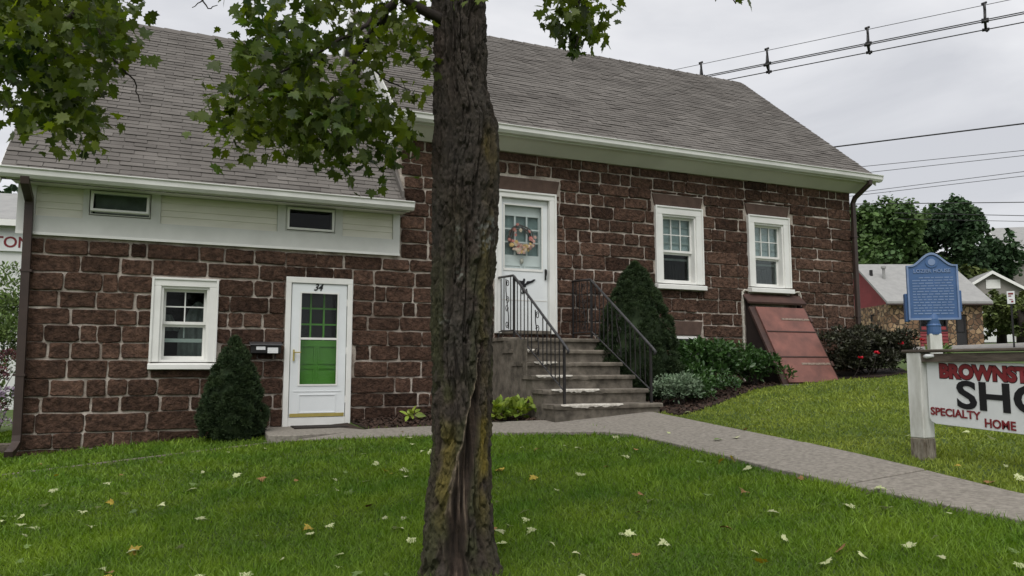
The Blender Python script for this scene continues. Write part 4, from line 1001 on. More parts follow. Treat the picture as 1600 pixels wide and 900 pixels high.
# ------------------------------------------------------------------ signs
# shop sign board along the walk
sg = thing('shop_sign', 'white shop sign board with red and black lettering hung from a low post', 'sign', (5.98, -6.53, G(5.98, -6.53)))
px, py = 5.99, -6.50; gz = G(px, py); a_ = .14
TL = -.045                                         # the board droops towards the street
MB().box(px - a_/2, px + a_/2, py - a_/2, py + a_/2, gz + .18, 1.135).build('post', M['post_white'], sg, bevel=.008)
MB().box(px - a_/2 - .002, px + a_/2 + .002, py - a_/2 - .002, py + a_/2 + .002, gz - .1, gz + .18).build('post_foot', M['post_rot'], sg, bevel=.008)
def yz(y, z): return z + TL * (py - y)
BL = 2.6
MB().add([(px - .08, py + .11, 1.135), (px + .08, py + .11, 1.135), (px + .08, py + .11, 1.16), (px - .08, py + .11, 1.16), (px - .08, py - BL, 1.125), (px + .08, py - BL, 1.125), (px + .08, py - BL, 1.15), (px - .08, py - BL, 1.15)],
         [(0,1,2,3),(7,6,5,4),(0,4,5,1),(3,2,6,7),(0,3,7,4),(1,5,6,2)]).build('cap_board', M['beam'], sg, bevel=.006)
MB().box(px - .06, px + .06, py - BL, py - a_/2 - .002, 1.05, 1.122).build('beam', M['beam'], sg, bevel=.004)
MB().tube([(px - .05, py - a_/2 - .03, 1.10), (px - .07, py - a_/2 - .07, 1.10), (px - .06, py - a_/2 - .13, 1.105)], [.014, .02, .014], 10).build('lamp_socket', M['sign_white'], sg, smooth=True)
y0_, y1_ = py - a_/2 - .02, py - BL
ztop, zbot = 1.075, .53
pts = [(px - .02, y0_, yz(y0_, ztop)), (px - .02, y1_, yz(y1_, ztop)), (px - .02, y1_, yz(y1_, zbot)), (px - .02, y0_ - .06, yz(y0_, zbot)), (px - .02, y0_ - .02, yz(y0_, zbot + .02)), (px - .02, y0_, yz(y0_, zbot + .06))]
board = MB().ext(pts, (.022, 0, 0)).build('board', M['sign_white'], sg, bevel=.003)
UX = (0, -1, TL * 1.0); UZ = (0, 0, 1)
def sign_text(body, ydist, z, w, hgt, m, bold, edge=None):
    org = (px - .0235, y0_ - ydist, yz(y0_ - ydist, z))
    if edge: put_text(body, hgt, edge, board, (px - .0215, y0_ - ydist + .006, yz(y0_ - ydist, z - .006)), UX, UZ, 'letter_shadow', fit=(w + .014, hgt + .012), bold=bold * 1.5, ext=.001)
    put_text(body, hgt, m, board, org, UX, UZ, 'lettering', fit=(w, hgt), bold=bold, ext=.0015)
SIGN = True
sign_text('BROWNSTONE', .125, .925, 1.07, .125, M['red_paint'], .007, M['black_paint'])
sign_text('SHOPS', .27, .682, 1.18, .235, M['black_paint'], .006)
sign_text('SPECIALTY', .02, .606, .45, .068, M['red_paint'], .002)
sign_text('HOME', .50, .553, .25, .072, M['red_paint'], .002)

# blue historical marker
mk = thing('historical_marker', 'blue cast metal historical marker with curved top on a pale post', 'marker', (9.02, -4.33, G(9.02, -4.33)))
mcx, mcy = 9.01, -4.33; dirn = Vector((CAM.x - mcx, CAM.y - mcy, 0)).normalized(); ang = math.atan2(dirn.y, dirn.x) + math.radians(16)
mn = Vector((math.cos(ang), math.sin(ang), 0)); mr_ = Vector((-mn.y, mn.x, 0))      # face normal, right
if mr_.dot(Vector((math.cos(AZ), -math.sin(AZ), 0))) < 0: mr_ = -mr_
def mxf(p): q = Vector((mcx, mcy, 0)) + mr_ * p.x + mn * p.y; return (q.x, q.y, p.z)
MB(mxf).box(-.072, .072, -.072, .072, G(mcx, mcy) - .1, 1.44).build('post', M['post_white'], mk, bevel=.006)
MB(mxf).lathe([(.082, 0), (.085, .03), (.085, .10), (.09, .12), (.075, .14), (.078, .2), (.06, .26), (.03, .29), (.0, .295)], (0, 0, 1.43), 16).build('socket', M['blue'], mk, smooth=False)
MB(mxf).box(-.29, .33, -.07, .02, 1.625, 1.72).box(.27, .345, -.07, .02, 1.72, 2.0).box(-.33, -.28, -.07, .02, 1.6, 1.97).build('bracket', M['blue'], mk, bevel=.006)
hw = .305; zb_, zs = 1.62, 2.335
def ogee(s):
    pts = [(-hw*s, zb_ + (1-s) * .35), (hw*s, zb_ + (1-s)*.35), (hw*s, zs - (1-s)*.25)]
    for i in range(0, 25):
        u = 1 - 2 * i / 24; x = u * hw * s * .93
        z = zs - (1-s) * .25 + .165 * s * (.5 + .5 * math.cos(min(1, abs(u) * 1.06) * math.pi)); pts.append((x, z))
    pts.append((-hw*s, zs - (1-s)*.25)); return pts
plate_ = MB(mxf).ext([(x, .02, z) for x, z in ogee(1.0)], (0, .03, 0)).build('plate', M['blue'], mk)
o1, o2 = ogee(1.0), ogee(.93); n = len(o1); bm_ = MB(mxf)
bm_.add([(x, .0505, z) for x, z in o1] + [(x, .066, z) for x, z in o1] + [(x, .066, z) for x, z in o2] + [(x, .0505, z) for x, z in o2],
        [(r*n+i, r*n+(i+1)%n, (r+1)*n+(i+1)%n, (r+1)*n+i) for r in range(3) for i in range(n)])
bm_.build('border', M['blue_pale'], plate_)
MB(mxf).ext([(.075 * math.cos(t), .0505, 2.375 + .075 * math.sin(t)) for t in [i * math.pi / 12 for i in range(24)]], (0, .008, 0)).build('emblem', M['blue'], plate_)
em = MB(mxf); em.ext([(.045 * math.cos(t), .0588, 2.375 + .045 * math.sin(t)) for t in [i * math.pi / 6 for i in range(12)]], (0, .004, 0)); em.build('emblem_relief', M['blue_pale'], plate_)
put_text('LOZIER HOUSE', .05, M['blue_pale'], plate_, mxf(Vector((-.22, .0545, 2.235))), mr_, (0, 0, 1), 'heading', fit=(.44, .05), bold=.001, ext=.003)
ln = MB(mxf)
for r_ in range(14):
    x = -.24 if r_ else -.16; z = 2.165 - r_ * .036
    while x < .235:
        w = rnd.uniform(.03, .10); w = min(w, .245 - x)
        if w > .015: ln.box(x, x + w, .0495, .0535, z, z + .013)
        x += w + .014
tag(ln.build('text_lines', M['blue_pale'], plate_, recalc=False), kind='stuff')

# street parking sign
ps = thing('parking_sign', 'small white street sign with red marks on a dark steel post', 'sign', (34.9, 11.7, G(34.9, 11.7)))
sdir = Vector((CAM.x - 34.9, CAM.y - 11.7, 0)).normalized(); srt = Vector((-sdir.y, sdir.x, 0))
def sxf(p): q = Vector((34.9, 11.7, 0)) + srt * p.x + sdir * p.y; return (q.x, q.y, p.z)
MB(sxf).box(-.04, .04, -.03, .03, G(34.9, 11.7) - .1, 4.45).build('post', M['black'], ps)
pp = MB(sxf).box(-.15, .15, .031, .04, 3.92, 4.5).build('plate', M['sign_white'], ps)
MB(sxf).box(-.1, .1, .0405, .044, 4.34, 4.42).box(-.1, .02, .0405, .044, 4.25, 4.3).box(-.07, .07, .0405, .044, 4.1, 4.13).box(.0, .09, .0405, .044, 3.98, 4.06).build('print', M['red_paint'], pp)

# ------------------------------------------------------------------ the street maple
TX, TY = 1.488, -7.149; TS = 4.26
TZ0 = G(TX, TY)
rows = [(-900, 672, 748), (-400, 666, 752), (-60, 664, 757), (0, 665, 757), (100, 669, 757), (125, 670, 759), (150, 670, 768), (180, 669, 777), (220, 668, 779), (300, 668, 778), (400, 669, 772), (500, 669, 768), (600, 671, 768), (700, 673, 768), (750, 669, 767), (790, 662, 768), (850, 660, 771), (890, 656, 779), (915, 650, 786)]
ry = np.array([r[0] for r in rows], float); rl = np.array([r[1] for r in rows], float); rr_ = np.array([r[2] for r in rows], float)
rt = np.array([math.cos(AZ), -math.sin(AZ), 0]); fwh = np.array([math.sin(AZ), math.cos(AZ), 0])
def row_z(y): return CAM.z + TS * math.tan(PITCH + math.atan((450 - y) / 1200))
zr_ = np.array([row_z(y) if y > -100 else row_z(-60) + (-60 - y) * .0035 for y in ry])
cx_ = ((rl + rr_) / 2 - 800) / 1200 * TS; ra_ = (rr_ - rl) / 2 / 1200 * TS * .97
base_off = float(np.interp(890, ry, cx_))
order = np.argsort(zr_); zr_, cx_, ra_ = zr_[order], cx_[order], ra_[order]
def vnoise(u, v, nu, seed):                       # smooth noise, periodic in u with nu cells
    g = np.random.default_rng(seed).random((nu, 4096)); u = u % nu; iu = np.floor(u).astype(int); iv = np.floor(v).astype(int) % 4000
    fu = u - np.floor(u); fv = v - np.floor(v); fu = fu * fu * (3 - 2 * fu); fv = fv * fv * (3 - 2 * fv); i2 = (iu + 1) % nu; iu = iu % nu
    return (g[iu, iv] * (1 - fu) + g[i2, iv] * fu) * (1 - fv) + (g[iu, iv + 1] * (1 - fu) + g[i2, iv + 1] * fu) * fv
nT, nZ = 380, 900
zs_ = np.concatenate([np.linspace(TZ0 - .12, 3.35, 800), np.linspace(3.37, 6.4, 100)])
TT, ZZ = np.meshgrid(np.linspace(0, 2 * np.pi, nT, endpoint=False), zs_, indexing='xy')
U = TT / (2 * np.pi); zz_ = ZZ - TZ0 + 1.0
warp = vnoise(U * 9, zz_ * 2.2, 9, 3) * 1.6 + vnoise(U * 24, zz_ * 7, 24, 4) * .5
a1 = vnoise(U * 38 + warp, zz_ * 3.2 + 5, 38, 5); a2 = vnoise(U * 58 + warp * 1.5, zz_ * 9, 58, 6); a3 = vnoise(U * 130, zz_ * 55, 130, 7); a4 = vnoise(U * 40, zz_ * 16, 40, 17)
ridge = (1 - np.abs(2 * a1 - 1)) ; ridge2 = 1 - np.abs(2 * a2 - 1)
crack = np.clip(1 - np.abs(2 * a1 - 1) / .26, 0, 1); crack2 = np.clip(1 - np.abs(2 * a2 - 1) / .30, 0, 1) * np.clip(a4 * 4 - 1, 0, 1)
disp = .012 * (vnoise(U * 17 + warp * .5, zz_ * 2.0, 17, 31) - .5) - .034 * crack ** .6 - .022 * crack2 ** .7 + .012 * (a3 - .5) + .016 * (a4 - .5)
lump = .02 * (vnoise(U * 4, zz_ * 1.2, 4, 8) - .5)
R_ = np.interp(ZZ, zr_, ra_) ; CX = np.interp(ZZ, zr_, cx_)
flare = .02 * np.exp(-(ZZ - TZ0) / .16) * (vnoise(U * 6, zz_ * .2, 6, 21)) * 1.0
# angle: 0 = picture right, pi/2 = away, -pi/2 = towards the lawn
f_ang = np.arctan2(np.sin(TT), np.cos(TT))
lat = np.cos(TT); front = np.clip(-np.sin(TT), 0, 1)
zpx = lambda y: row_z(y)
# torn wound on the front
wz = [zpx(900), zpx(800), zpx(720), zpx(650), zpx(580), zpx(530)]
wc = np.interp(ZZ, wz, [.02, .06, .20, .40, .62, .76]); ww_ = np.interp(ZZ, wz, [.24, .30, .27, .18, .10, .02])
wob = .08 * (vnoise(U * 20, zz_ * 12, 20, 9) - .5) + .10 * (vnoise(U * 20, zz_ * 4, 20, 19) - .5)
dw = (lat - wc + wob) / np.maximum(ww_, .01)
inw = np.clip(1.15 - np.abs(dw), 0, 1) * (front > .02) * (ZZ < zpx(528)); inw = np.clip(inw * 3, 0, 1)
fib = vnoise(U * 90 + ZZ * 4, zz_ * 5, 90, 10)
disp = disp * (1 - inw) + inw * (-.055 * np.clip(1.3 - np.abs(dw), 0, 1) + .05 * (fib - .5) + .018 * (a4 - .5))
lip = np.exp(-((np.abs(dw) - 1.12) / .16) ** 2) * (front > .02) * (ZZ < zpx(545)); disp += .014 * lip
Rr = R_ + disp + lump + flare
P = np.array([TX, TY, 0]) + (Rr * lat + CX - base_off)[..., None] * rt + (Rr * np.sin(TT))[..., None] * fwh
P[..., 2] = ZZ
# colours: bark with moss, lichen, bare wood
big = vnoise(U * 7, zz_ * 3, 7, 12); med = vnoise(U * 22, zz_ * 10, 22, 13); fine = vnoise(U * 90, zz_ * 60, 90, 14)
c_bark = np.array([.046, .040, .034]); c_br = np.array([.044, .032, .025]); c_moss = np.array([.044, .048, .021]); c_yel = np.array([.19, .145, .028]); c_lich = np.array([.17, .175, .16])
colr = c_bark * (1 - big[..., None]) + c_br * big[..., None]
ms_ = np.clip((med * .6 + big * .6 - .48) * 3, 0, 1) * np.clip((zpx(330) - ZZ) / .8 + .25, 0, 1); colr = colr * (1 - ms_[..., None] * .75) + c_moss * ms_[..., None] * .75
yb_ = np.exp(-((lat - .80) / .17) ** 2) * front.clip(.3, 1) * (np.exp(-((ZZ - zpx(700)) / .32) ** 2) + .55 * np.exp(-((ZZ - zpx(235)) / .13) ** 2) + .25 * np.exp(-((ZZ - zpx(430)) / .5) ** 2)) + .35 * np.exp(-((lat + .45) / .3) ** 2) * np.exp(-((ZZ - zpx(730)) / .25) ** 2)
yb_ = np.clip(yb_ * (med * 2.2 - .1), 0, .9); colr = colr * (1 - yb_[..., None]) + c_yel * yb_[..., None]
for (ly, ll, rad_) in ((355, .62, .035), (372, .80, .04), (385, .72, .03), (365, -.12, .03), (430, -.05, .03), (110, .3, .02), (345, .9, .03), (500, -.5, .025)):
    lm = np.exp(-(((ZZ - zpx(ly)) / rad_) ** 2 + ((lat - ll) * .18 / rad_) ** 2)) * (front > 0); lm = np.clip(lm * (fine * 3.2 - 1.5), 0, .9); colr = colr * (1 - lm[..., None]) + c_lich * lm[..., None]
wood = np.array([.042, .030, .023]) * (.35 + 1.3 * fib[..., None]); pale = np.array([.21, .165, .125])
colr = colr * (1 - inw[..., None]) + wood * inw[..., None]
pl = np.clip(np.exp(-((dw + 1.05) / .13) ** 2) * (front > 0) * (ZZ < zpx(545)) * (ZZ > zpx(770)) * 1.1 + inw * np.clip(fib * 4 - 3.05, 0, 1) * .7, 0, 1); colr = colr * (1 - pl[..., None]) + pale * pl[..., None]
idx = np.arange(nT * len(zs_)).reshape(len(zs_), nT); i00 = idx[:-1]; i01 = np.roll(idx, -1, 1)[:-1]; i10 = idx[1:]; i11 = np.roll(idx, -1, 1)[1:]
tris = np.concatenate([np.stack([i00, i01, i11], -1).reshape(-1, 3), np.stack([i00, i11, i10], -1).reshape(-1, 3)])
maple = thing('maple_tree', 'large maple with furrowed split trunk and green leafy branches in front of the house', 'tree', (TX, TY, TZ0))
tri_mesh('trunk', P.reshape(-1, 3), tris, M['bark'], maple, smooth=True, col=colr.reshape(-1, 3))

RT = Vector(rt); FW = Vector((math.sin(AZ) * math.cos(PITCH), math.cos(AZ) * math.cos(PITCH), math.sin(PITCH))); UP = RT.cross(FW)
def at(x, y, s): return CAM + (FW * 1200 + RT * (x - 800) - UP * (y - 450)) * (s / 1200)
def limb(pts, r0, r1, name='limb', n=9):
    path = [Vector(p) for p in pts]; fine_ = []
    for i in range(len(path) - 1):
        for k in range(4):
            u = k / 4; p = path[i].lerp(path[i+1], u) + Vector((rnd.gauss(0, 1), rnd.gauss(0, 1), rnd.gauss(0, 1))) * min(r0, .03) * .35; fine_.append(p)
    fine_.append(path[-1]); m = len(fine_)
    return MB().tube(fine_, [r0 + (r1 - r0) * (i / (m - 1)) ** .8 for i in range(m)], n).build(name, M['limb'], maple, smooth=True)
TC = Vector((TX, TY, 0))
limb([(TX - .02, TY, 3.0), at(622, -10, 4.35), at(585, 40, 4.5), at(558, 90, 4.6), at(548, 150, 4.65), at(556, 205, 4.6)], .035, .006)
limb([at(600, 15, 4.42), at(566, 45, 4.35), at(520, 70, 4.3), at(440, 110, 4.2), at(370, 160, 4.2)], .016, .004)
limb([at(560, 85, 4.6), at(600, 125, 4.7), at(640, 140, 4.8)], .009, .003)
limb([at(556, 110, 4.6), at(505, 170, 4.5), at(470, 230, 4.45)], .009, .003)
limb([at(552, 170, 4.62), at(575, 210, 4.75), at(620, 215, 4.8)], .007, .002)
limb([(TX, TY, 3.5), at(480, -110, 4.4), at(300, -90, 4.5), at(150, -20, 4.6), at(80, 60, 4.7), at(50, 130, 4.7)], .05, .008)
limb([at(130, -10, 4.6), at(150, 40, 4.5), at(180, 95, 4.5), at(208, 125, 4.5), at(218, 160, 4.5)], .010, .003)
limb([at(70, 70, 4.7), at(110, 120, 4.6), at(130, 190, 4.5)], .009, .003)
limb([at(290, -80, 4.5), at(310, -10, 4.4), at(325, 15, 4.4), at(340, 8, 4.4)], .008, .002); limb([at(318, 0, 4.4), at(300, 12, 4.4)], .004, .002)
limb([(TX, TY, 3.6), at(840, -140, 4.4), at(890, -60, 4.5), at(905, 20, 4.5), at(898, 75, 4.5)], .04, .004)
limb([at(890, -60, 4.5), at(1000, -70, 4.4), at(1120, -20, 4.4), at(1150, 6, 4.4)], .016, .003)
for (dx, dy, zt_, r0) in ((-1.6, -.9, 6.6, .09), (1.7, .4, 6.4, .09), (.4, 1.8, 6.8, .08), (-.5, 1.2, 7.6, .09), (.7, -1.5, 6.9, .08), (0.1, .1, 8.4, .12)):
    limb([(TX, TY, 4.6 + rnd.uniform(0, 1.2)), (TX + dx * .4, TY + dy * .4, (5.4 + zt_) / 2), (TX + dx, TY + dy, zt_)], r0, .02)

# leaves hang in sprays about many twig ends
leaves = []
def spray(poly, n, s0, s1, per=11, rad=.16):
    px_ = [p[0] for p in poly]; py_ = [p[1] for p in poly]; got = 0
    while got < n:
        x = rnd.uniform(min(px_), max(px_)); y = rnd.uniform(min(py_), max(py_))
        if not inpoly(np.array([x]), np.array([y]), poly)[0]: continue
        c = at(x, y, rnd.uniform(s0, s1))
        k = rnd.randint(per // 2, per)
        for _ in range(k):
            d = Vector((rnd.gauss(0, 1), rnd.gauss(0, 1), rnd.gauss(0, .8))) * rad * .5
            leaves.append(c + d); got += 1
spray([(-40,-40),(190,-40),(200,30),(195,75),(165,95),(150,125),(140,160),(150,205),(120,225),(85,190),(40,200),(10,160),(-40,150)], 2100, 3.9, 5.3)
spray([(-30,-30),(70,-30),(60,40),(-30,60)], 120, 3.6, 4.4)
spray([(380,-40),(640,-40),(655,30),(655,110),(560,90),(500,60),(470,90),(450,20),(390,50)], 560, 4.1, 5.2)
spray([(395,20),(470,60),(530,90),(560,150),(545,220),(500,262),(455,215),(405,215),(345,222),(325,195),(350,150),(375,100)], 1250, 3.9, 5.0)
spray([(560,120),(640,130),(660,170),(640,215),(630,240),(580,270),(530,255),(540,200)], 300, 4.3, 5.2, rad=.2)
spray([(600,-10),(668,-10),(672,100),(640,110),(610,60)], 60, 4.4, 5.2)
spray([(690,-30),(760,-30),(735,14),(700,12)], 16, 3.7, 3.9, per=6, rad=.1)
spray([(862,-40),(940,-40),(940,25),(925,62),(900,72),(872,40)], 340, 4.1, 4.9, rad=.13)
spray([(1130,-40),(1175,-40),(1165,6),(1140,2)], 26, 4.2, 4.6, per=6, rad=.1)
spray([(880,75),(915,70),(905,92),(885,92)], 5, 4.4, 4.6, per=3, rad=.06)
lv = np.array([tuple(p) for p in leaves])
# crown above the picture
nc = 3600; kc = 90
cc = unit(kc) * np.array([2.3, 2.3, 1.6]) * rng.uniform(.5, 1, (kc, 1)) ** .5 + np.array([TX, TY, 6.6]); cc[:, 2] = np.maximum(cc[:, 2], 5.0)
cr_ = cc[rng.integers(0, kc, nc)] + rng.normal(0, .26, (nc, 3))
def leaf_rot(n):
    dirs = rng.normal(0, .6, (n, 3)); dirs[:, 2] -= .7
    nr = rng.normal(0, .7, (n, 3)); nr[:, 2] += .75
    return rot_dir(dirs, nr)
d_ = (lv - np.array(CAM)) @ np.array(FW); sc = rng.uniform(.042, .086, len(lv)); Rl = leaf_rot(len(lv))
lx = 800 + 1200 * ((lv - np.array(CAM)) @ rt) / d_; ly = 450 - 1200 * ((lv - np.array(CAM)) @ np.array(UP)) / d_
score = np.where((lx > 0) & (lx < 1600) & (ly > 0), sc / d_, 0); od = np.argsort(-score); big_i = od[:290]; rest = od[290:]
tones = np.clip(rng.normal(1, .42, len(lv)), 0, 2)
lmesh = []
for i in range(10):
    me = bpy.data.meshes.new('leaf'); fold = rng.uniform(.4, 2.2)
    me.from_pydata([(x, y, z * fold) for x, y, z in MAPLE[0]], [], MAPLE[1]); me.update()
    a_t = me.attributes.new('tone', 'FLOAT', 'FACE'); a_t.data.foreach_set('value', [float(np.clip(rng.normal(1, .45), 0, 2))] * len(MAPLE[1]))
    me.materials.append(M['leaf']); lmesh.append(me)
for i in big_i:
    o = bpy.data.objects.new('leaf', lmesh[int(rng.integers(10))]); place(o, lv[i], maple)
    o.rotation_euler = Matrix(Rl[i].tolist()).to_euler(); o.scale = [sc[i]] * 3
ap = np.concatenate([lv[rest], cr_]); n = len(ap)
o = batch('foliage', MAPLE[0], MAPLE[1], ap, np.concatenate([Rl[rest], leaf_rot(nc)]), np.concatenate([sc[rest], rng.uniform(.09, .13, nc)]), M['leaf'], maple, np.clip(rng.normal(1, .45, n), 0, 2)); tag(o, kind='stuff')

# ------------------------------------------------------------------ grass and fallen leaves
NB = 380000
r_s = 2.2 * (17 / 2.2) ** rng.random(NB * 2); th = rng.uniform(-math.radians(43), math.radians(43), NB * 2)
bx = CAM.x + r_s * np.sin(AZ + th); by = CAM.y + r_s * np.cos(AZ + th)
ok = (by < -.06) | (bx < XW0 - .05) | (bx > XE + .1)
for poly in (WALK, SIDE, BED_R, BED_L, BED_E, EDGE): ok &= ~inpoly(bx, by, poly)
ok &= ~((bx > SX0 - .05) & (bx < SX1 + .02) & (by > SY1 - .03) & (by < 0)); ok &= ~((bx > 9.55) & (bx < 11.05) & (by > -1.03) & (by < 0))
ok &= ((bx - TX) ** 2 + (by - TY) ** 2 > .20 ** 2); ok &= ~((np.abs(bx - px) < .09) & (np.abs(by - py) < .09))
bx, by, r_s = bx[ok][:NB], by[ok][:NB], r_s[ok][:NB]; n = len(bx)
wfac = np.clip(r_s / 4.2, .8, 3.0)
patch = .5 + .5 * np.sin(bx * 2.1 + 1.3 * np.sin(by * 1.7)) * np.sin(by * 2.6 + bx)
hgt = rng.uniform(.022, .085, n) * (.75 + .5 * patch) * np.where(bx > 5.1, .72, 1.0)
pos = np.stack([bx, by, Gn(bx, by) - .004], 1)
lean = rng.normal(0, .7, (n, 2)); dirs = np.stack([lean[:, 0], lean[:, 1], np.ones(n)], 1)
blade = [(-.5, 0, 0), (.5, 0, 0), (.36, .55, .10), (-.36, .55, .10), (0, 1, .36)]
tone = np.clip(rng.normal(.95, .36, n) + (patch - .5) * .45 + 0, 0, 2)
Rg = rot_dir(dirs, np.stack([rng.normal(size=n), rng.normal(size=n), np.zeros(n)], 1)); Sg = np.stack([.0056 * wfac, hgt, hgt], 1)
dry = bx > 5.1
for msk, mm_, lab in ((~dry, 'grass', 'lush green lawn grass around the maple trunk'), (dry, 'grass_dry', 'shorter yellowish lawn grass beyond the concrete walk')):
    tag(batch('grass', blade, [(0,1,2),(0,2,3),(3,2,4)], pos[msk], Rg[msk], Sg[msk], M[mm_], None, tone[msk]), lab, 'grass', kind='stuff')

fmesh = {}
for key in ('fall_pale', 'fall_yellow', 'fall_brown', 'fall_green'):
    fmesh[key] = []
    for i in range(4):
        me = bpy.data.meshes.new('fallen_leaf'); f1, f2 = rnd.uniform(.5, 3), rnd.uniform(-1, 1)
        me.from_pydata([(x, y - .4, z * f1 + f2 * .25 * x * y + .10 * x * x) for x, y, z in MAPLE[0]], [], MAPLE[1]); me.update(); me.materials.append(M[key]); fmesh[key].append(me)
LBL = {'fall_pale': 'pale curled maple leaf fallen on the lawn', 'fall_yellow': 'yellow maple leaf fallen on the ground', 'fall_brown': 'brown-orange maple leaf fallen on the ground', 'fall_green': 'dull green maple leaf fallen on the lawn'}
cnt = 0; tries = 0
while cnt < 255 and tries < 5000:
    tries += 1
    r = 3.1 * (14 / 3.1) ** rnd.random(); t_ = rnd.uniform(-math.radians(33), math.radians(33)); x = CAM.x + r * math.sin(AZ + t_); y = CAM.y + r * math.cos(AZ + t_)
    if y > -.95 or (x > 5.9 and rnd.random() < .35) or (x > 6.1 and y > -2.4 and x < 9.7): continue
    if SX0 - .1 < x < SX1 + .1 and y > SY1 - .1: continue
    if 9.5 < x < 11.1 and y > -1.1: continue
    if (x - TX) ** 2 + (y - TY) ** 2 < .09: continue
    onpath = inpoly(np.array([x]), np.array([y]), WALK)[0] or inpoly(np.array([x]), np.array([y]), SIDE)[0]
    if onpath and rnd.random() < .55: continue
    key = rnd.choices(['fall_pale', 'fall_yellow', 'fall_brown', 'fall_green'], [.62, .10, .12, .16])[0]
    o = bpy.data.objects.new('fallen_leaf', rnd.choice(fmesh[key])); s = rnd.uniform(.04, .09)
    if inpoly(np.array([x]), np.array([y]), SIDE)[0]: zf_ = .05
    else: zf_ = .05 if onpath else rnd.uniform(.03, .045)
    place(o, (x, y, G(x, y) + zf_)); tag(o, LBL[key], 'leaf', 'fallen maple leaves on the lawn and walk')
    o.rotation_euler = (rnd.gauss(0, .3), rnd.gauss(0, .3), rnd.uniform(0, 6.28)); o.scale = (s, s, s); cnt += 1

# ------------------------------------------------------------------ the cottage and houses beyond, trees
def frame_xf(A, u, v):
    A, u, v = Vector(A), Vector(u), Vector(v)
    return lambda p: A + u * p.x + v * p.y + Vector((0, 0, p.z))
cA = Vector((38.84, 21.78, 0)); cu_ = (.919, -.395, 0); cv = (.395, .919, 0)
cxf = frame_xf(cA, cu_, cv); cz = G(41, 21) - .05
cot = thing('stone_cottage', 'low fieldstone cottage with red siding and pale grey roof', 'building', (42, 23, cz))
cw = MB(cxf); ch = 4.95
for o_ in [None]:
    wall_cells(.25, 5.9, cz - .3, ch, [(2.05, 3.75, cz, 3.75 + .55), (4.25, 4.95, cz - .01, cz + 2.05)], .3, .6, cw)
    cw.box(.25, .55, .6, 7.7, cz - .3, 4.85); cw.box(5.6, 5.9, .6, 7.7, cz - .3, ch); cw.box(.55, 5.6, 7.4, 7.7, cz - .3, ch)
cwall = cw.build('wall', M['rubble'], cot, recalc=False)
MB(cxf).ext([(.26, .3, 4.85), (.26, 7.7, 4.85), (.26, 4.0, 7.5)], (.2, 0, 0)).build('gable', M['redsiding'], cot)
MB(cxf).ext([(5.7, .3, 4.85), (5.7, 7.7, 4.85), (5.7, 4.0, 7.5)], (.2, 0, 0)).build('gable', M['redsiding'], cot)
MB(cxf).ext([(-.05, -.15, 4.96), (-.05, 4, 7.75), (-.05, 8.15, 4.96), (-.05, 8.15, 4.84), (-.05, 4, 7.6), (-.05, -.15, 4.80)], (6.35, 0, 0)).build('roof', M['greyroof'], cot)
MB(cxf).box(-.05, 6.25, -.16, .0, 4.74, 4.83).build('gutter', M['brown'], cot)
zk = cz - .05; k = 0
while zk < 3.1 + .2: MB(cxf).ext([(2.06, .27, zk), (2.06, .31, zk + .19), (2.06, .38, zk + .19), (2.06, .38, zk)], (1.68, 0, 0)).build('siding_board', M['redsiding'], cot); zk += .2
wn_ = MB(cxf).frame(2.06, 3.74, 3.18, 4.28, .26, .45, .09).box(2.86, 2.94, .26, .45, 3.27, 4.19).build('window', M['darkwood'], cot, recalc=False)
MB(cxf).box(2.15, 2.86, .36, .38, 3.27, 4.19).build('pane', M['glass'], wn_); MB(cxf).box(2.94, 3.65, .36, .38, 3.27, 4.19).build('pane', M['glass'], wn_)
cdoor = MB(cxf).box(4.27, 4.93, .40, .46, cz, cz + 2.04).build('door', M['darkwood'], cot)
MB(cxf).frame(4.35, 4.85, cz + 1.0, cz + 1.9, .37, .399, .05).build('door_panel', M['black'], cdoor, recalc=False)
MB(cxf).tube([(1.05, 2.3, 6.3), (1.05, 2.3, 7.25)], .09, 8).tube([(1.05, 2.3, 7.25), (1.05, 2.3, 7.38)], .16, 8).build('vent_pipe', M['greyroof'], cot)
MB(cxf).box(.35, .5, 2.6, 2.75, 6.6, 7.2).build('vent_stack', M['black'], cot)
MB(cxf).tube([(.22, 2.2, 4.3), (.1, 2.2, 4.3), (.08, 2.2, 3.9)], .06, 7).build('wall_lamp', M['black'], cot)

def gable_house(name, label, A, u, L, Wd, base, eave, ridge, wallm, group=None, over=.35, extra=None):
    u = Vector((u[0], u[1], 0)).normalized(); v = Vector((-u.y, u.x, 0)); xf = frame_xf((A[0], A[1], 0), u, v)
    t = thing(name, label, 'house', (A[0] + u.x * L / 2, A[1] + u.y * L / 2, base))
    MB(xf).box(0, L, 0, Wd, base - .3, eave).build('wall', wallm, t)
    MB(xf).ext([(.01, 0, eave), (.01, Wd, eave), (.01, Wd / 2, ridge - .1)], (L - .02, 0, 0)).build('gable', wallm, t)
    sl_ = (ridge - eave) / (Wd / 2)
    MB(xf).ext([(-over, -over, eave - over * sl_ + .1), (-over, Wd / 2, ridge + .1), (-over, Wd + over, eave - over * sl_ + .1), (-over, Wd + over, eave - over * sl_ - .06), (-over, Wd / 2, ridge - .06), (-over, -over, eave - over * sl_ - .06)], (L + 2 * over, 0, 0)).build('roof', M['greyroof'], t)
    for xx in (-over - .05, L + over + .01):
        MB(xf).ext([(xx, -over, eave - over * sl_ + .08), (xx, Wd / 2, ridge + .08), (xx, Wd + over, eave - over * sl_ + .08), (xx, Wd + over, eave - over * sl_ - .16), (xx, Wd / 2, ridge - .16), (xx, -over, eave - over * sl_ - .16)], (.04, 0, 0)).build('rake_trim', M['white'], t)
    MB(xf).box(-over, L + over, -over - .06, -over - .003, eave - over * sl_ - .12, eave - over * sl_ + .08).build('gutter', M['white'], t)
    return t, xf
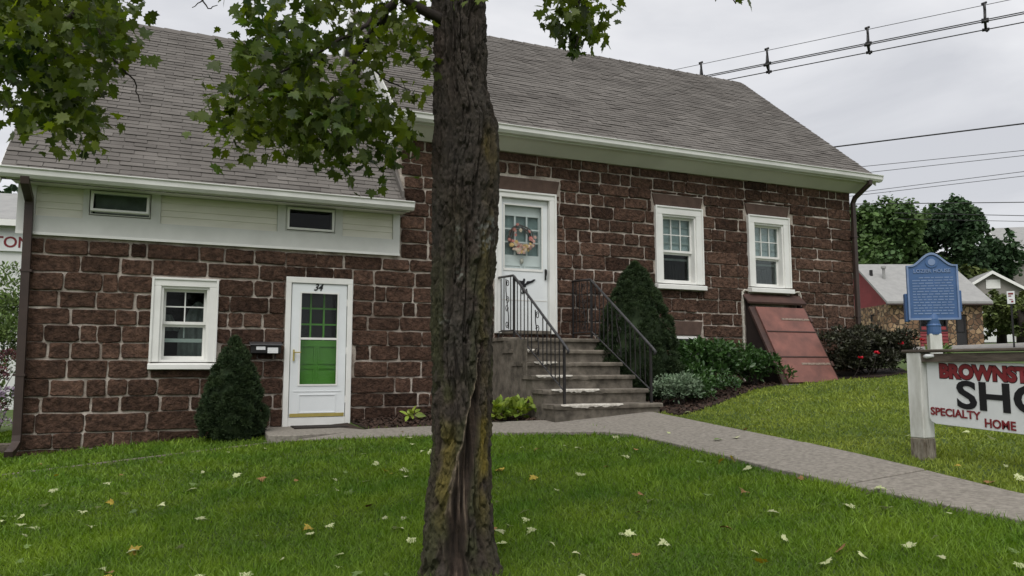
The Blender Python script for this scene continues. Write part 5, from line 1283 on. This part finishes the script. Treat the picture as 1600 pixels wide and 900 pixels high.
# garage-fronted house: gable end looks at us
hb = G(60, 30)
t, xf = gable_house('garage_house', 'taupe house with white trimmed gable and white garage door', (61.6, 26.2), (.62, .785), 12, 8.0, hb, 6.0, 8.5, M['graysiding'])
def gd(): return None
gdr = MB(xf).ext([(-.06, 2.6, hb), (-.06, 5.2, hb), (-.06, 5.2, hb + 2.1), (-.06, 4.7, hb + 2.5), (-.06, 3.1, hb + 2.5), (-.06, 2.6, hb + 2.1)], (.05, 0, 0)).build('garage_door', M['sidewhite'], t)
MB(xf).box(-.05, -.01, 3.4, 4.4, 7.2, 7.9).build('vent', M['white'], t)
for zz in (.6, 1.2, 1.8): MB(xf).box(-.066, -.061, 2.7, 5.1, hb + zz, hb + zz + .03).build('panel_joint', M['soffit'], gdr)
gable_house('far_house', 'tall grey-brown house with pale roof behind the garage house', (73.2, 36.6), (.78, -.62), 14, 10.0, G(75, 36), 11.4, 15.2, M['graysiding'])
# wall and white house on the left edge
t, xf = gable_house('white_building', 'white clapboard building with red-lettered signboard glimpsed past the house corner', (-14.5, 18.6), (1, -.12), 12.5, 8, G(-6, 17), 5.75, 7.3, M['sidewhite'])
sb = MB(xf).box(5.5, 11.5, -.09, -.03, 4.72, 5.32).build('signboard', M['sign_white'], t)
uu = Vector((1, -.12, 0)).normalized()
q0 = Vector(xf(Vector((9.05, -.095, 4.83))))
put_text('TON', .36, M['red_paint'], sb, q0, uu, (0, 0, 1), 'lettering', fit=(1.05, .36), bold=.006)

def bg_tree(name, label, base, h, crown, n, m, size, group=None):
    """crown: list of (dx,dy,z,r) lobes relative to the base"""
    t = thing(name, label, 'tree', base, group); b = Vector(base)
    tops = sorted(crown, key=lambda c: -c[3])[:6]
    MB().tube([b - Vector((0, 0, .3)), b + Vector((.1, 0, h * .25)), b + Vector((0, .1, h * .5))], [.34, .27, .18], 9).build('trunk', M['limb'], t, smooth=True)
    lb = MB()
    for c in tops: lb.tube([b + Vector((0, 0, h * .3)), b + Vector((c[0] * .5, c[1] * .5, (h * .35 + c[2]) / 2 + .4)), b + Vector((c[0], c[1], c[2]))], [.14, .09, .04], 6)
    lb.build('limbs', M['limb'], t)
    L = np.array(crown); sub = []
    for c in L:
        k = int(14 * c[3] ** 1.3) + 6; d = unit(k); sub.append(np.concatenate([c[:3] + d * c[3] * rng.uniform(.55, 1.0, (k, 1)), np.full((k, 1), c[3] * .30)], 1))
    S = np.concatenate(sub); w = S[:, 3] ** 2; i = rng.choice(len(S), n, p=w / w.sum()); d = unit(n)
    pos = S[i, :3] + d * (S[i, 3] * rng.uniform(.3, 1.15, n))[:, None] + np.array(base)
    s = size * rng.uniform(.6, 1.3, n)
    batch('crown', CARD[0], CARD[1], pos, rot_from(d * .6 + np.array([[0, 0, .6]]) + rng.normal(0, .5, (n, 3)), rng.uniform(0, 6.28, n)), np.stack([s, s, s], 1), m, t, np.clip(rng.normal(1, .45, n), 0, 2))
    return t
def lobes(n, rx, ry, z0, z1, r0, r1, top=1.0):
    o_ = []
    for i in range(n):
        u = rnd.random(); z = z0 + (z1 - z0) * u; k = math.sqrt(max(.05, 1 - ((u - .4) / .62) ** 2)); a_ = rnd.uniform(0, 6.28); q_ = math.sqrt(rnd.random())
        o_.append((rx * k * q_ * math.cos(a_), ry * k * q_ * math.sin(a_), z, rnd.uniform(r0, r1)))
    return o_
def gb(x, s):                                     # ground point on the bearing of a picture column
    p = at(x, 575, s); return (p.x, p.y, G(p.x, p.y))
bg_tree('maple_tree', 'mid green spreading maple behind the stone cottage roof', gb(1378, 66), 14, lobes(26, 4.2, 4.2, 3.5, 11.5, 1.5, 2.3), 26000, M['tree1'], .32)
bg_tree('oak_tree', 'tall dark oak with open outline behind the stone cottage', gb(1480, 72), 17, lobes(34, 5.8, 5.2, 4.0, 12.4, 1.4, 2.3), 32000, M['tree2'], .32)
bg_tree('slim_tree', 'thin young tree with airy top rising above the green maple', gb(1370, 80), 17, lobes(9, 1.8, 1.6, 8, 14.4, .8, 1.3), 3600, M['tree2'], .4)
bg_tree('bushy_tree', 'low olive green tree beside the taupe house gable', gb(1510, 64), 8, lobes(12, 2.6, 2.4, 2.5, 6.6, 1.0, 1.6), 6500, M['tree3'], .34)
bg_tree('yard_tree', 'thin grey-green tree growing before the white garage door', gb(1568, 52), 5, lobes(14, 1.7, 1.5, .8, 3.2, .45, .8), 2600, M['tree3'], .22)
bg_tree('yard_tree', 'grey-green shrub tree in front of the taupe house wall', gb(1600, 50), 5, lobes(14, 1.5, 1.5, .6, 2.9, .5, .9), 2600, M['tree3'], .22)
bg_tree('dark_tree', 'dark evergreen tree mass above the white clapboard building', gb(-10, 46), 14, lobes(16, 3.5, 3.5, 5, 13.5, 1.5, 2.3), 8000, M['tree2'], .4)

# ------------------------------------------------------------------ overhead cables
def cable(p0, p1, sag, r, label, group='overhead cables', name='overhead_cable'):
    p0, p1 = Vector(p0), Vector(p1); n = 36
    pts = [p0.lerp(p1, i / n) - Vector((0, 0, sag * 4 * (i / n) * (1 - i / n))) for i in range(n + 1)]
    return tag(MB().tube(pts, r, 6).build(name, M['wire'], smooth=True), label, 'cable', group), pts
d0 = Vector((13.33, 7.59, 10.0)); d1 = Vector((18.58, .125, 10.0)); dd = (d1 - d0)
A0 = d0 - dd * 1.6; A1 = d1 + dd * 1.4
cable(A0, A1, 0.0, .008, 'thin messenger wire carrying the spacer-hung cables', 'spacer cable bundle')
offs = [(.10, .07, -.33), (-.08, -.05, -.46), (.12, .08, -.58)]
for o_ in offs: cable(A0 + Vector(o_), A1 + Vector(o_), 0.0, .014, 'black power cable held below the messenger wire by spacers', 'spacer cable bundle')
for f in (.12, .33, .617, .909):
    p = d0.lerp(d1, f); sp = MB()
    sp.tube([p + Vector((0, 0, .05)), p + Vector((.01, 0, -.12)), p + Vector(offs[0]), p + Vector(offs[2]), p + Vector((0.05, 0, -.66))], .034, 6)
    sp.tube([p + Vector((.0, 0, -.15)), p + Vector(offs[1]), p + Vector(offs[2])], .03, 6)
    sp.tube([p + Vector((-.05, .03, .03)), p + Vector((.05, -.03, .07))], .03, 6)
    for o_ in offs: sp.tube([p + Vector(o_) + Vector((-.05, .06, .0)), p + Vector(o_) + Vector((.05, -.06, .0))], .04, 6)
    tag(sp.build('cable_spacer', M['black'], smooth=True), 'black plastic spacer clipped on the bundled power cables', 'spacer', 'cable spacers')
def ext_line(a, b, e0, e1): a, b = Vector(a), Vector(b); d = b - a; return a - d * e0, b + d * e1
for a, b, r, lab, e0 in [((18.88, 6.535, 8), (22.09, 2.54, 8), .022, 'thick black cable meeting the roof slope near the gutter end', .6),
                  ((25.14, 10.24, 9), (28.40, 6.56, 9), .011, 'upper of two thin wires between thick cable and tree tops', 1), ((25.97, 10.97, 9), (29.10, 7.01, 9), .011, 'lower of two thin wires between thick cable and tree tops', 1),
                  ((28.9, 13.02, 9), (31.49, 8.57, 9), .012, 'upper wire of the pair just above the tree tops', 1), ((29.43, 13.47, 9), (32.24, 9.05, 9), .012, 'lower wire of the pair just above the tree tops', 1),
                  ((29.77, 16.18, 9), (37.39, 12.39, 9), .02, 'thick cable passing behind the tree tops', 1), ((39.0, 15.1, 9), (40.72, 14.55, 9), .018, 'upper wire near the far house roof', 3), ((40.54, 16.17, 9), (42.33, 15.59, 9), .014, 'lower wire near the far house roof', 3)]:
    p, q = ext_line(a, b, e0, 2.0); cable(p, q, 0.0, r, lab)
